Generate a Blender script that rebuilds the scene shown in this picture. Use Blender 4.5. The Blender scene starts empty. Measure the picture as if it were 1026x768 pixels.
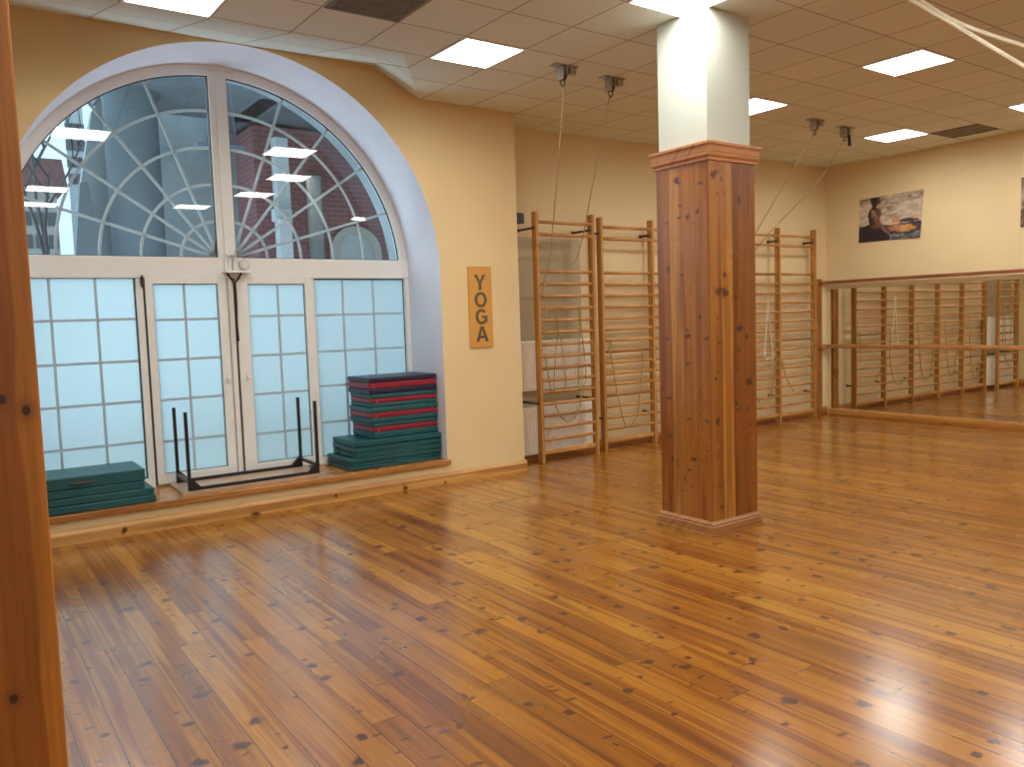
import bpy, bmesh, math, random
from mathutils import Vector, Matrix, noise as mnoise
random.seed(7)
SC = bpy.context.scene
COL = SC.collection
PI = math.pi

# ------------------------------------------------------------------ room numbers (metres)
YW, YR, XM = 7.567, 8.118, 12.058      # pier/window wall face, recessed wall, mirror wall
XK = 5.425                             # corner of the window wall
XL, YB = -3.6, -6.0                    # left and rear walls (behind the viewer)
ZC, ZT = 4.025, 4.30                   # ceiling, raised ceiling edge above the arch
YF = 8.316                             # window frame plane
AX, AZ, AR = 2.396, 2.27, 2.01           # arch centre and radius
ZS = 0.254                             # sill top

# ------------------------------------------------------------------ node helpers
class NT:
    def __init__(s, name):
        s.m = bpy.data.materials.new(name); s.m.use_nodes = True
        s.t = s.m.node_tree; s.t.nodes.clear()
        s.out = s.n('ShaderNodeOutputMaterial')
    def n(s, typ, **kw):
        nd = s.t.nodes.new(typ)
        for k, v in kw.items():
            if k.startswith('_'): setattr(nd, k[1:], v)
            else: nd.inputs[k].default_value = v
        return nd
    def l(s, a, b): s.t.links.new(a, b)
    def math(s, op, a, b=None, c=None, clamp=False):
        nd = s.n('ShaderNodeMath', _operation=op, _use_clamp=clamp)
        for i, v in enumerate((a, b, c)):
            if v is None: continue
            if isinstance(v, (int, float)): nd.inputs[i].default_value = v
            else: s.l(v, nd.inputs[i])
        return nd.outputs[0]
    def comb(s, x, y, z):
        nd = s.n('ShaderNodeCombineXYZ')
        for i, v in enumerate((x, y, z)):
            if isinstance(v, (int, float)): nd.inputs[i].default_value = v
            else: s.l(v, nd.inputs[i])
        return nd.outputs[0]
    def ramp(s, fac, stops, interp='LINEAR'):
        nd = s.n('ShaderNodeValToRGB'); cr = nd.color_ramp; cr.interpolation = interp
        while len(cr.elements) < len(stops): cr.elements.new(0.5)
        for e, (p, c) in zip(cr.elements, stops):
            e.position = p; e.color = (c[0], c[1], c[2], 1)
        s.l(fac, nd.inputs[0]); return nd.outputs[0]
    def mix(s, fac, a, b, blend='MIX'):
        nd = s.n('ShaderNodeMix', _data_type='RGBA', _blend_type=blend, _clamp_factor=True)
        for i, v in ((0, fac), (6, a), (7, b)):
            if isinstance(v, (int, float)): nd.inputs[i].default_value = v
            elif isinstance(v, tuple): nd.inputs[i].default_value = (v[0], v[1], v[2], 1)
            else: s.l(v, nd.inputs[i])
        return nd.outputs[2]
    def maprange(s, v, a, b, c, d, smooth=False):
        nd = s.n('ShaderNodeMapRange', _interpolation_type='SMOOTHSTEP' if smooth else 'LINEAR')
        s.l(v, nd.inputs[0])
        for i, x in zip((1, 2, 3, 4), (a, b, c, d)):
            if isinstance(x, (int, float)): nd.inputs[i].default_value = x
            else: s.l(x, nd.inputs[i])
        return nd.outputs[0]
    def principled(s, color, rough=0.5, **kw):
        p = s.n('ShaderNodeBsdfPrincipled')
        if isinstance(color, tuple): p.inputs['Base Color'].default_value = (*color, 1)
        else: s.l(color, p.inputs['Base Color'])
        if isinstance(rough, (int, float)): p.inputs['Roughness'].default_value = rough
        else: s.l(rough, p.inputs['Roughness'])
        for k, v in kw.items(): p.inputs[k.replace('_', ' ')].default_value = v
        s.l(p.outputs[0], s.out.inputs[0]); return p
    def bump(s, p, h, strength=0.2, dist=0.01):
        b = s.n('ShaderNodeBump', Strength=strength, Distance=dist)
        s.l(h, b.inputs['Height']); s.l(b.outputs[0], p.inputs['Normal'])

def simple(name, color, rough=0.5, var=0.06, scale=8.0, bump=0.0, bscale=60, **kw):
    t = NT(name); tc = t.n('ShaderNodeTexCoord')
    nz = t.n('ShaderNodeTexNoise', Scale=scale, Detail=4.0); t.l(tc.outputs['Object'], nz.inputs['Vector'])
    lo = tuple(max(0, c * (1 - var * 2)) for c in color); hi = tuple(min(1, c * (1 + var)) for c in color)
    c = t.ramp(nz.outputs[0], [(0.3, lo), (0.7, hi)])
    p = t.principled(c, rough, **kw)
    if bump:
        n2 = t.n('ShaderNodeTexNoise', Scale=bscale, Detail=3.0); t.l(tc.outputs['Object'], n2.inputs['Vector'])
        t.bump(p, n2.outputs[0], bump, 0.004)
    return t.m

def wood(name, mode, width, seglen, tones, knots=0.5, kscale=4.5, ksize=0.075, rough=0.3, gap=0.02, u0=0.0,
         spec=0.5, coat=0.0, coat_ior=1.5, coat_rough=0.12, gapdark=0.25, dark=(0.05, 0.016, 0.006), grain=0.35, heart=0.6, spikes=0.0, sap=None, kn=()):
    """boards running along v; mode gives (u, v)"""
    t = NT(name); tc = t.n('ShaderNodeTexCoord'); sp = t.n('ShaderNodeSeparateXYZ'); t.l(tc.outputs['Object'], sp.inputs[0])
    X, Y, Z = sp.outputs
    if mode == 'floor': u, v = X, Y
    elif mode == 'column': u, v = t.math('SUBTRACT', X, Y), Z
    elif mode == 'alongx': u, v = t.math('ADD', Y, Z), X
    elif mode == 'alongy': u, v = t.math('ADD', X, Z), Y
    w = t.math('DIVIDE', t.math('ADD', u, u0), width)
    plank = t.math('FLOOR', w); fr = t.math('FRACT', w)
    wn = t.n('ShaderNodeTexWhiteNoise', _noise_dimensions='1D'); t.l(plank, wn.inputs['W'])
    r1 = wn.outputs['Value']
    v2 = t.math('DIVIDE', t.math('ADD', v, t.math('MULTIPLY', r1, 9.0)), seglen)
    seg = t.math('FLOOR', v2); vf = t.math('FRACT', v2)
    wn2 = t.n('ShaderNodeTexWhiteNoise', _noise_dimensions='2D'); t.l(t.comb(plank, seg, 0), wn2.inputs['Vector'])
    r2 = wn2.outputs['Value']
    base = t.ramp(r2, tones)
    off = t.math('MULTIPLY', r2, 37.0)
    # slow figure
    fig = t.n('ShaderNodeTexNoise', Scale=1.0, Detail=1.5, Distortion=0.2)
    t.l(t.comb(t.math('MULTIPLY', u, 16), t.math('MULTIPLY', v, 0.9), off), fig.inputs['Vector'])
    rings = t.math('SINE', t.math('MULTIPLY', fig.outputs[0], 14.0))
    fine = t.n('ShaderNodeTexNoise', Scale=1.0, Detail=4.0, Roughness=0.65)
    t.l(t.comb(t.math('MULTIPLY', u, 80), t.math('MULTIPLY', v, 2.4), off), fine.inputs['Vector'])
    g = t.math('ADD', t.maprange(rings, -1, 1, 0.0, 0.35), t.maprange(fine.outputs[0], 0.3, 0.7, 0.0, 0.7))
    shade = t.maprange(g, 0, 1.05, 1 - grain, 1.12)
    big = t.n('ShaderNodeTexNoise', Scale=1.0, Detail=2.0)
    t.l(t.comb(t.math('MULTIPLY', u, 14), t.math('MULTIPLY', v, 0.42), t.math('ADD', off, 5)), big.inputs['Vector'])
    redmix = t.maprange(big.outputs[0], 0.50, 0.60, 0, heart, True)
    hc = t.n('ShaderNodeMix', _data_type='RGBA', _blend_type='MULTIPLY'); hc.inputs[0].default_value = 1.0
    t.l(base, hc.inputs[6]); hc.inputs[7].default_value = (0.60, 0.44, 0.34, 1)
    c = t.mix(redmix, base, hc.outputs[2])
    if sap:
        sn = t.n('ShaderNodeTexNoise', Scale=1.0, Detail=1.0); t.l(t.comb(0.0, 0.0, t.math('MULTIPLY', v, 2.2)), sn.inputs['Vector'])
        ue = t.math('ADD', u, t.math('MULTIPLY', t.math('SUBTRACT', sn.outputs[0], 0.5), sap[1]))
        c = t.mix(t.maprange(ue, sap[0], sap[0]+0.004, 0, 1), c, sap[2])
    c = t.mix(1.0, c, t.comb(shade, shade, shade), 'MULTIPLY')
    # knots
    kd = t.n('ShaderNodeTexNoise', Scale=1.0, Detail=2.0)
    t.l(t.comb(t.math('MULTIPLY', u, 30), t.math('MULTIPLY', v, 22), off), kd.inputs['Vector'])
    vo = t.n('ShaderNodeTexVoronoi', _voronoi_dimensions='2D', Scale=1.0, Randomness=1.0)
    t.l(t.comb(t.math('ADD', t.math('MULTIPLY', u, kscale * 0.95), t.math('MULTIPLY', off, 3.7)), t.math('MULTIPLY', v, kscale), 0), vo.inputs['Vector'])
    sc = t.n('ShaderNodeSeparateColor'); t.l(vo.outputs['Color'], sc.inputs[0])
    d = t.math('ADD', vo.outputs['Distance'], t.math('MULTIPLY', t.math('SUBTRACT', kd.outputs[0], 0.5), ksize * 2.2))
    has = t.math('LESS_THAN', sc.outputs[0], knots)
    rad = t.maprange(t.math('POWER', sc.outputs[1], 1.6), 0, 1, ksize * 0.35, ksize * 1.2)
    core = t.math('MULTIPLY', has, t.maprange(t.math('DIVIDE', d, rad), 0.65, 1.2, 1, 0, True))
    halo = t.math('MULTIPLY', has, t.maprange(t.math('DIVIDE', d, rad), 0.8, 1.9, 0.6, 0, True))
    c = t.mix(halo, c, (0.25, 0.065, 0.014))
    c = t.mix(t.math('MULTIPLY', core, 0.92), c, dark)
    if spikes:
        wd = t.n('ShaderNodeTexNoise', Scale=1.0, Detail=1.0); t.l(t.comb(t.math('MULTIPLY', u, 6), t.math('MULTIPLY', v, 1.5), off), wd.inputs['Vector'])
        vv = t.math('ADD', v, t.math('MULTIPLY', t.math('SUBTRACT', wd.outputs[0], 0.5), 0.12))
        v2o = t.n('ShaderNodeTexVoronoi', _voronoi_dimensions='2D', Scale=1.0, Randomness=1.0)
        t.l(t.comb(t.math('ADD', t.math('MULTIPLY', u, 4.2), t.math('MULTIPLY', off, 5.3)), t.math('MULTIPLY', vv, 9.5), 0), v2o.inputs['Vector'])
        s2 = t.n('ShaderNodeSeparateColor'); t.l(v2o.outputs['Color'], s2.inputs[0])
        h2 = t.math('LESS_THAN', s2.outputs[0], spikes)
        r2_ = t.maprange(s2.outputs[1], 0, 1, 0.06, 0.17)
        k2 = t.math('MULTIPLY', h2, t.maprange(t.math('DIVIDE', v2o.outputs['Distance'], r2_), 0.5, 1.2, 0.85, 0, True))
        c = t.mix(k2, c, (0.085, 0.026, 0.009))
    for (ku, kv, kr) in kn:
        dd = t.math('SQRT', t.math('ADD', t.math('POWER', t.math('SUBTRACT', u, ku), 2.0), t.math('POWER', t.math('MULTIPLY', t.math('SUBTRACT', v, kv), 0.8), 2.0)))
        dd = t.math('ADD', dd, t.math('MULTIPLY', t.math('SUBTRACT', kd.outputs[0], 0.5), kr*0.8))
        c = t.mix(t.maprange(dd, kr*0.8, kr*3.2, 0.6, 0, True), c, (0.20, 0.055, 0.012))
        c = t.mix(t.maprange(dd, kr*0.6, kr*1.1, 0.93, 0, True), c, (0.03, 0.011, 0.005))
    # gaps between boards
    e = t.math('MULTIPLY', t.math('ABSOLUTE', t.math('SUBTRACT', fr, 0.5)), 2.0)
    gp = t.maprange(e, 1 - gap * 1.6, 1 - gap * 0.5, 0, 1)
    ee = t.math('MULTIPLY', t.math('ABSOLUTE', t.math('SUBTRACT', vf, 0.5)), 2.0)
    ge = t.maprange(ee, 1 - 0.006 / seglen, 1 - 0.003 / seglen, 0, 1)
    allgap = t.math('MAXIMUM', gp, ge) if seglen < 50 else gp
    c = t.mix(t.math('MULTIPLY', allgap, 1 - gapdark), c, (0.035, 0.013, 0.005))
    rn = t.n('ShaderNodeTexNoise', Scale=2.2, Detail=3.0); t.l(tc.outputs['Object'], rn.inputs['Vector'])
    ro = t.maprange(rn.outputs[0], 0.3, 0.7, rough * 0.8, rough * 1.25)
    p = t.principled(c, ro, Specular_IOR_Level=spec, Coat_Weight=coat, Coat_Roughness=coat_rough, Coat_IOR=coat_ior)
    t.bump(p, t.math('MULTIPLY', allgap, -1.0), 0.12, 0.003)
    return t.m

# ------------------------------------------------------------------ materials
M = {}
PINE = [(0.0, (0.28, 0.090, 0.006)), (0.3, (0.43, 0.162, 0.011)), (0.65, (0.34, 0.118, 0.008)), (1.0, (0.50, 0.215, 0.019))]
PINE_RED = [(0.0, (0.20, 0.046, 0.005)), (0.35, (0.43, 0.148, 0.017)), (0.7, (0.29, 0.080, 0.009)), (1.0, (0.56, 0.235, 0.038))]
M['floor'] = wood('floor_boards', 'floor', 0.152, 2.6, PINE, knots=0.45, kscale=5.0, ksize=0.16, rough=0.3, gap=0.03, gapdark=0.1, u0=-0.055, spec=0.1, coat=1.0, coat_ior=1.55, coat_rough=0.19, heart=0.9, spikes=0.2, grain=0.45)
M['pillar'] = wood('pillar_boards', 'column', 0.1365, 90, PINE_RED, knots=0.45, kscale=4.2, ksize=0.125, rough=0.3, gap=0.035, gapdark=0.35, heart=0.75, spikes=0.2, grain=0.4)
M['near_pillar'] = wood('near_boards', 'column', 0.24, 90, [(0, (0.36, 0.10, 0.010)), (1, (0.39, 0.112, 0.012))], knots=0.0, kscale=3.4, ksize=0.07, rough=0.45, gap=0.0, u0=0.3, heart=0.25, grain=0.4, sap=(0.510, 0.05, (0.54, 0.185, 0.018)), kn=((0.462,1.0465,0.0085),(0.4825,1.621,0.009),(0.52,1.597,0.0085),(0.47,2.3,0.008)))
M['pine_x'] = wood('pine_trim_x', 'alongx', 3.0, 90, [(0, (0.62, 0.30, 0.075)), (1, (0.68, 0.36, 0.10))], knots=0.3, kscale=3.0, ksize=0.1, rough=0.35, gap=0.0, u0=1.5)
M['sill_x'] = wood('pine_sill', 'alongx', 0.3, 90, [(0, (0.46, 0.19, 0.04)), (1, (0.55, 0.25, 0.06))], knots=0.35, kscale=3.0, ksize=0.09, rough=0.25, gap=0.005, u0=0.1)
M['pine_y'] = wood('pine_trim_y', 'alongy', 3.0, 90, [(0, (0.50, 0.21, 0.05)), (1, (0.56, 0.25, 0.06))], knots=0.3, kscale=3.0, ksize=0.1, rough=0.3, gap=0.0, u0=1.5)
M['moulding'] = wood('pine_moulding', 'alongx', 3.0, 90, [(0, (0.50, 0.19, 0.05)), (1, (0.54, 0.21, 0.055))], knots=0.25, kscale=3.5, ksize=0.08, rough=0.35, gap=0.0, u0=1.5)
M['plinth'] = wood('pine_plinth', 'alongx', 3.0, 90, [(0, (0.40, 0.165, 0.042)), (1, (0.45, 0.19, 0.05))], knots=0.3, kscale=3.5, ksize=0.08, rough=0.35, gap=0.0, u0=1.5)
M['ladder'] = wood('beech_upright', 'column', 3.0, 90, [(0, (0.49, 0.228, 0.048)), (1, (0.53, 0.252, 0.056))], knots=0.08, ksize=0.05, rough=0.35, gap=0.0, u0=1.5, grain=0.22)
M['rung'] = simple('beech_rung', (0.56, 0.27, 0.072), 0.35, var=0.12, scale=5)
M['rung_dark'] = simple('worn_rung', (0.36, 0.14, 0.035), 0.35, var=0.12, scale=5)
M['rail_mid'] = simple('brown_barre_wood', (0.42, 0.185, 0.05), 0.35, var=0.15, scale=4)
M['rail_dark'] = simple('dark_barre_wood', (0.26, 0.085, 0.03), 0.35, var=0.15, scale=4)
M['wall'] = simple('cream_plaster', (0.80, 0.615, 0.315), 0.75, var=0.02, scale=1.5, bump=0.08, bscale=90)
M['wall_light'] = simple('pale_cream_plaster', (0.76, 0.61, 0.34), 0.75, var=0.02, scale=1.5, bump=0.08, bscale=90)
M['white_wall'] = simple('daylight_tint_plaster', (0.80, 0.83, 0.93), 0.8, var=0.015, scale=2, bump=0.06, bscale=90)  # white paint with the blue tint of daylight put into its colour
M['pillar_white'] = simple('pillar_white_paint', (0.56, 0.60, 0.52), 0.6, var=0.015, scale=2, bump=0.05)
M['upvc'] = simple('white_window_plastic', (0.88, 0.89, 0.85), 0.35, var=0.01, scale=3)
M['muntin'] = simple('muntin_bar', (0.60, 0.60, 0.58), 0.45, var=0.02)
M['muntin_frost'] = simple('muntin_bar_daylight_tint', (0.42, 0.54, 0.62), 0.6, var=0.02)  # cool tint stands in for daylight through the film; bars sit before it
M['gasket'] = simple('black_gasket', (0.02, 0.02, 0.022), 0.5)
M['panelboard'] = simple('glossy_grey_panel', (0.46, 0.38, 0.24), 0.28, var=0.03, scale=2)
M['radiator'] = simple('white_radiator_enamel', (0.90, 0.85, 0.74), 0.35, var=0.01)
M['black'] = simple('black_steel', (0.012, 0.012, 0.014), 0.38, var=0.1)
M['darksteel'] = simple('dark_bracket_steel', (0.05, 0.045, 0.04), 0.45, var=0.1)
M['steel'] = simple('galvanised_steel', (0.42, 0.40, 0.37), 0.4, var=0.1, scale=30, Metallic=0.7)
M['teal'] = simple('teal_vinyl', (0.006, 0.088, 0.100), 0.42, var=0.10, scale=4, bump=0.05, bscale=40)
M['navy'] = simple('navy_vinyl', (0.009, 0.011, 0.038), 0.42, var=0.12, scale=4, bump=0.05, bscale=40)
M['red'] = simple('red_vinyl', (0.30, 0.008, 0.028), 0.42, var=0.10, scale=4, bump=0.05, bscale=40)
M['brown'] = simple('brown_strap', (0.16, 0.06, 0.035), 0.6, var=0.1)
M['board'] = simple('bench_board', (0.55, 0.36, 0.24), 0.3, var=0.08, scale=6)
M['sign'] = simple('sign_board', (0.66, 0.315, 0.055), 0.55, var=0.03, scale=6)
M['letter'] = simple('sign_letter', (0.115, 0.085, 0.035), 0.6, var=0.03)
M['rope'] = simple('natural_rope', (0.52, 0.40, 0.22), 0.85, var=0.2, scale=60)
M['rope_thick'] = simple('thick_cotton_rope', (0.88, 0.80, 0.62), 0.85, var=0.05, scale=70)
M['rope_yellow'] = simple('olive_rope', (0.42, 0.31, 0.075), 0.85, var=0.3, scale=60)
M['rope_white'] = simple('white_rope', (0.78, 0.72, 0.60), 0.85, var=0.1, scale=60)
M['strap'] = simple('dark_strap', (0.035, 0.012, 0.012), 0.7, var=0.3, scale=40)
M['vent'] = simple('vent_grille', (0.20, 0.175, 0.14), 0.6, var=0.1)
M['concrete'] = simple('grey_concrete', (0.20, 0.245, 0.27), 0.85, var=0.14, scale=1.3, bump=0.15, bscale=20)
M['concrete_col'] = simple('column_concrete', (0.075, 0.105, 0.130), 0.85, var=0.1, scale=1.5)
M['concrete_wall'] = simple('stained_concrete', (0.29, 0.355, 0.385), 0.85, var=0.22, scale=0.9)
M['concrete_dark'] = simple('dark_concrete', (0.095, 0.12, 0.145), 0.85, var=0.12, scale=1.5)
M['pavement'] = simple('pavement', (0.55, 0.57, 0.58), 0.85, var=0.1, scale=1.5)
M['pipe'] = simple('white_pipe_paint', (0.42, 0.48, 0.53), 0.5, var=0.03)
M['render'] = simple('pale_render', (0.40, 0.40, 0.38), 0.85, var=0.05)
M['bark'] = simple('bark', (0.075, 0.075, 0.08), 0.9, var=0.2)
M['roof'] = simple('dull_red_roof', (0.20, 0.10, 0.10), 0.8, var=0.15)
M['winglass_dark'] = simple('dark_far_window', (0.10, 0.11, 0.12), 0.3)
M['lampblue'] = simple('blue_grey_lamp', (0.08, 0.12, 0.18), 0.5)

def mat_brick():
    t = NT('red_brick'); tc = t.n('ShaderNodeTexCoord'); sp = t.n('ShaderNodeSeparateXYZ'); t.l(tc.outputs['Object'], sp.inputs[0])
    b = t.n('ShaderNodeTexBrick', Scale=1.0)
    b.inputs['Color1'].default_value = (0.21, 0.075, 0.088, 1); b.inputs['Color2'].default_value = (0.17, 0.062, 0.075, 1)
    b.inputs['Mortar'].default_value = (0.23, 0.13, 0.14, 1); b.inputs['Mortar Size'].default_value = 0.012
    b.inputs['Brick Width'].default_value = 0.26; b.inputs['Row Height'].default_value = 0.085
    t.l(t.comb(t.math('ADD', sp.outputs[0], sp.outputs[1]), sp.outputs[2], 0), b.inputs['Vector'])
    t.principled(b.outputs[0], 0.9); return t.m
M['brick'] = mat_brick()

def mat_ceiling():
    t = NT('ceiling_tiles'); tc = t.n('ShaderNodeTexCoord')
    mp = t.n('ShaderNodeMapping', _vector_type='TEXTURE')
    mp.inputs['Location'].default_value = (3.66, 5.73, 0); mp.inputs['Rotation'].default_value = (0, 0, 0.017)
    t.l(tc.outputs['Object'], mp.inputs[0]); sp = t.n('ShaderNodeSeparateXYZ'); t.l(mp.outputs[0], sp.inputs[0])
    a = t.math('DIVIDE', sp.outputs[0], 0.613); b = t.math('DIVIDE', sp.outputs[1], 0.603)
    def edge(q, wd):
        f = t.math('ABSOLUTE', t.math('SUBTRACT', t.math('FRACT', q), 0.5))
        return t.maprange(f, 0.5 - wd, 0.5 - wd * 0.4, 0, 1)
    line = t.math('MAXIMUM', edge(a, 0.018), edge(b, 0.018))
    wn = t.n('ShaderNodeTexWhiteNoise', _noise_dimensions='2D'); t.l(t.comb(t.math('FLOOR', a), t.math('FLOOR', b), 0), wn.inputs['Vector'])
    nz = t.n('ShaderNodeTexNoise', Scale=120.0, Detail=3.0); t.l(tc.outputs['Object'], nz.inputs['Vector'])
    tile = t.mix(wn.outputs['Value'], (0.71, 0.765, 0.695), (0.77, 0.825, 0.755))
    tile = t.mix(t.maprange(nz.outputs[0], 0.35, 0.65, 0.25, 0), tile, (0.45, 0.37, 0.28))
    c = t.mix(t.math('MULTIPLY', line, 0.8), tile, (0.30, 0.23, 0.16))
    p = t.principled(c, 0.9)
    t.bump(p, t.math('SUBTRACT', t.math('MULTIPLY', nz.outputs[0], 0.3), line), 0.3, 0.006); return t.m
M['ceiling'] = mat_ceiling()

def mat_emit(name, color, s):
    t = NT(name); e = t.n('ShaderNodeEmission', Strength=s); e.inputs[0].default_value = (*color, 1)
    t.l(e.outputs[0], t.out.inputs[0]); return t.m
LAMP = 14.0
M['diffuser'] = mat_emit('lamp_diffuser', (1.0, 0.965, 0.89), LAMP)

def mat_glass():
    t = NT('clear_window_glass'); tr = t.n('ShaderNodeBsdfTransparent'); tr.inputs[0].default_value = (0.80, 0.93, 0.98, 1)
    gl = t.n('ShaderNodeBsdfGlossy', Roughness=0.0); fr = t.n('ShaderNodeFresnel', IOR=1.5)
    f2 = t.math('MULTIPLY', fr.outputs[0], 2.4, clamp=True)
    mx = t.n('ShaderNodeMixShader'); t.l(f2, mx.inputs[0]); t.l(tr.outputs[0], mx.inputs[1]); t.l(gl.outputs[0], mx.inputs[2])
    t.l(mx.outputs[0], t.out.inputs[0]); return t.m
M['glass'] = mat_glass()
def mat_frost():
    t = NT('frosted_window_film'); tr = t.n('ShaderNodeBsdfTranslucent'); tr.inputs[0].default_value = (0.64, 0.75, 0.775, 1)
    df = t.n('ShaderNodeBsdfDiffuse'); df.inputs[0].default_value = (0.40, 0.5, 0.58, 1)
    a = t.n('ShaderNodeMixShader', Fac=0.16); t.l(tr.outputs[0], a.inputs[1]); t.l(df.outputs[0], a.inputs[2])
    gl = t.n('ShaderNodeBsdfGlossy', Roughness=0.25)
    b = t.n('ShaderNodeMixShader', Fac=0.03); t.l(a.outputs[0], b.inputs[1]); t.l(gl.outputs[0], b.inputs[2])
    t.l(b.outputs[0], t.out.inputs[0]); return t.m
M['frost'] = mat_frost()
def mat_mirror():
    t = NT('mirror_silver'); g = t.n('ShaderNodeBsdfGlossy', Roughness=0.005); g.inputs[0].default_value = (0.80, 0.79, 0.74, 1)
    t.l(g.outputs[0], t.out.inputs[0]); return t.m
M['mirror'] = mat_mirror()
def mat_paint(name):
    t = NT(name); at = t.n('ShaderNodeVertexColor', _layer_name='paint')
    tc = t.n('ShaderNodeTexCoord'); nz = t.n('ShaderNodeTexNoise', Scale=14.0, Detail=5.0, Distortion=1.2); t.l(tc.outputs['Object'], nz.inputs['Vector'])
    s = t.maprange(nz.outputs[0], 0.3, 0.7, 0.8, 1.15)
    c = t.mix(1.0, at.outputs[0], t.comb(s, s, s), 'MULTIPLY')
    t.principled(c, 0.6); return t.m
M['paint'] = mat_paint('oil_print_paint')
M['canvas_side'] = simple('print_edge', (0.10, 0.07, 0.05), 0.7)

# ------------------------------------------------------------------ mesh helpers
class MB:
    def __init__(s): s.b = bmesh.new()
    def box(s, x0, x1, y0, y1, z0, z1, bev=0.0, seg=2):
        vs = [s.b.verts.new(p) for p in ((x0,y0,z0),(x1,y0,z0),(x1,y1,z0),(x0,y1,z0),(x0,y0,z1),(x1,y0,z1),(x1,y1,z1),(x0,y1,z1))]
        fs = [s.b.faces.new([vs[i] for i in f]) for f in ((0,3,2,1),(4,5,6,7),(0,1,5,4),(1,2,6,5),(2,3,7,6),(3,0,4,7))]
        if bev:
            es = list({e for f in fs for e in f.edges})
            bmesh.ops.bevel(s.b, geom=es, offset=bev, segments=seg, affect='EDGES', profile=0.5)
        return s
    def quad(s, *p, mi=0):
        f = s.b.faces.new([s.b.verts.new(q) for q in p]); f.material_index = mi; return s
    def poly_extrude(s, pts, axis, a, b):
        """pts 2D polygon, extruded along axis between a and b (axis 'y': pts are x,z ; 'x': pts are y,z)"""
        def P(p, t): return (p[0], t, p[1]) if axis == 'y' else ((t, p[0], p[1]) if axis == 'x' else (p[0], p[1], t))
        A = [s.b.verts.new(P(p, a)) for p in pts]; B = [s.b.verts.new(P(p, b)) for p in pts]
        n = len(pts); s.b.faces.new(A); s.b.faces.new(B[::-1])
        for i in range(n): s.b.faces.new((A[i], B[i], B[(i+1) % n], A[(i+1) % n]))
        return s
    def tube(s, pts, r, n=8, caps=True, closed=False, flat=1.0):
        pts = [Vector(p) for p in pts]; rings = []; up0 = None
        m = len(pts)
        for i, p in enumerate(pts):
            d = (pts[(i+1) % m] - pts[i-1]) if closed or 0 < i < m-1 else (pts[1]-pts[0] if i == 0 else pts[-1]-pts[-2])
            d.normalize()
            if up0 is None:
                up0 = Vector((0,0,1)) if abs(d.z) < 0.9 else Vector((1,0,0))
            a = d.cross(up0); 
            if a.length < 1e-5: a = d.orthogonal()
            a.normalize(); b = a.cross(d).normalized(); up0 = b
            rr = r[i] if isinstance(r, (list, tuple)) else r
            rings.append([s.b.verts.new(p + a*math.cos(2*PI*k/n)*rr + b*math.sin(2*PI*k/n)*rr*flat) for k in range(n)])
        rng = range(m) if closed else range(m-1)
        for i in rng:
            A, B = rings[i], rings[(i+1) % m]
            for k in range(n): 
                f = s.b.faces.new((A[k], A[(k+1) % n], B[(k+1) % n], B[k])); f.smooth = True
        if caps and not closed:
            s.b.faces.new(rings[0][::-1]); s.b.faces.new(rings[-1])
        return s
    def cyl(s, p, q, r, n=16): return s.tube([p, q], r, n)
    def lathe(s, c, prof, n=24, axis='z'):
        rings = []
        for (r, h) in prof:
            ring = []
            for k in range(n):
                a = 2*PI*k/n
                o = (r*math.cos(a), r*math.sin(a), h)
                if axis == 'y': o = (r*math.cos(a), h, r*math.sin(a))
                if axis == 'x': o = (h, r*math.cos(a), r*math.sin(a))
                ring.append(s.b.verts.new((c[0]+o[0], c[1]+o[1], c[2]+o[2])))
            rings.append(ring)
        for A, B in zip(rings, rings[1:]):
            for k in range(n):
                f = s.b.faces.new((A[k], A[(k+1) % n], B[(k+1) % n], B[k])); f.smooth = True
        s.b.faces.new(rings[0]); s.b.faces.new(rings[-1]); return s
    def square_sweep(s, x0, x1, y0, y1, prof):
        """mitred moulding round a square shaft; prof = list of (offset outwards, z)"""
        rings = []
        for o, z in prof:
            rings.append([s.b.verts.new(p) for p in ((x0-o,y0-o,z),(x1+o,y0-o,z),(x1+o,y1+o,z),(x0-o,y1+o,z))])
        for A, B in zip(rings, rings[1:]):
            for k in range(4): s.b.faces.new((A[k], A[(k+1) % 4], B[(k+1) % 4], B[k]))
        s.b.faces.new(rings[0]); s.b.faces.new(rings[-1]); return s

ROOT = {}
def build(name, mb, mat, parent=None, label=None):
    b = mb.b
    bmesh.ops.recalc_face_normals(b, faces=b.faces)
    if parent is not None:
        off = ROOT[parent.name]
        bmesh.ops.translate(b, verts=b.verts, vec=-off)
    me = bpy.data.meshes.new(name); b.to_mesh(me); b.free()
    for m in (mat if isinstance(mat, (list, tuple)) else [mat]): me.materials.append(m)
    o = bpy.data.objects.new(name, me); COL.objects.link(o)
    if parent is not None:
        o.parent = parent; ROOT[o.name] = off
    else: ROOT[o.name] = Vector((0,0,0))
    if label: o['label'] = label
    return o
def tag(o, label, cat, group=None, kind=None):
    o['label'] = label; o['category'] = cat
    if group: o['group'] = group
    if kind: o['kind'] = kind
    return o
def thing(name, loc, label, cat, group=None, kind=None):
    o = bpy.data.objects.new(name, None); COL.objects.link(o); o.location = loc; o.empty_display_size = 0.1
    ROOT[o.name] = Vector(loc); return tag(o, label, cat, group, kind)
def struct(name, mb, mat, label, cat='wall'):
    return tag(build(name, mb, mat), label, cat, kind='structure')
def centre(mb):
    vs = [v.co.copy() for v in mb.b.verts]
    return Vector(((min(v.x for v in vs)+max(v.x for v in vs))/2, (min(v.y for v in vs)+max(v.y for v in vs))/2, min(v.z for v in vs)))
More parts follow.
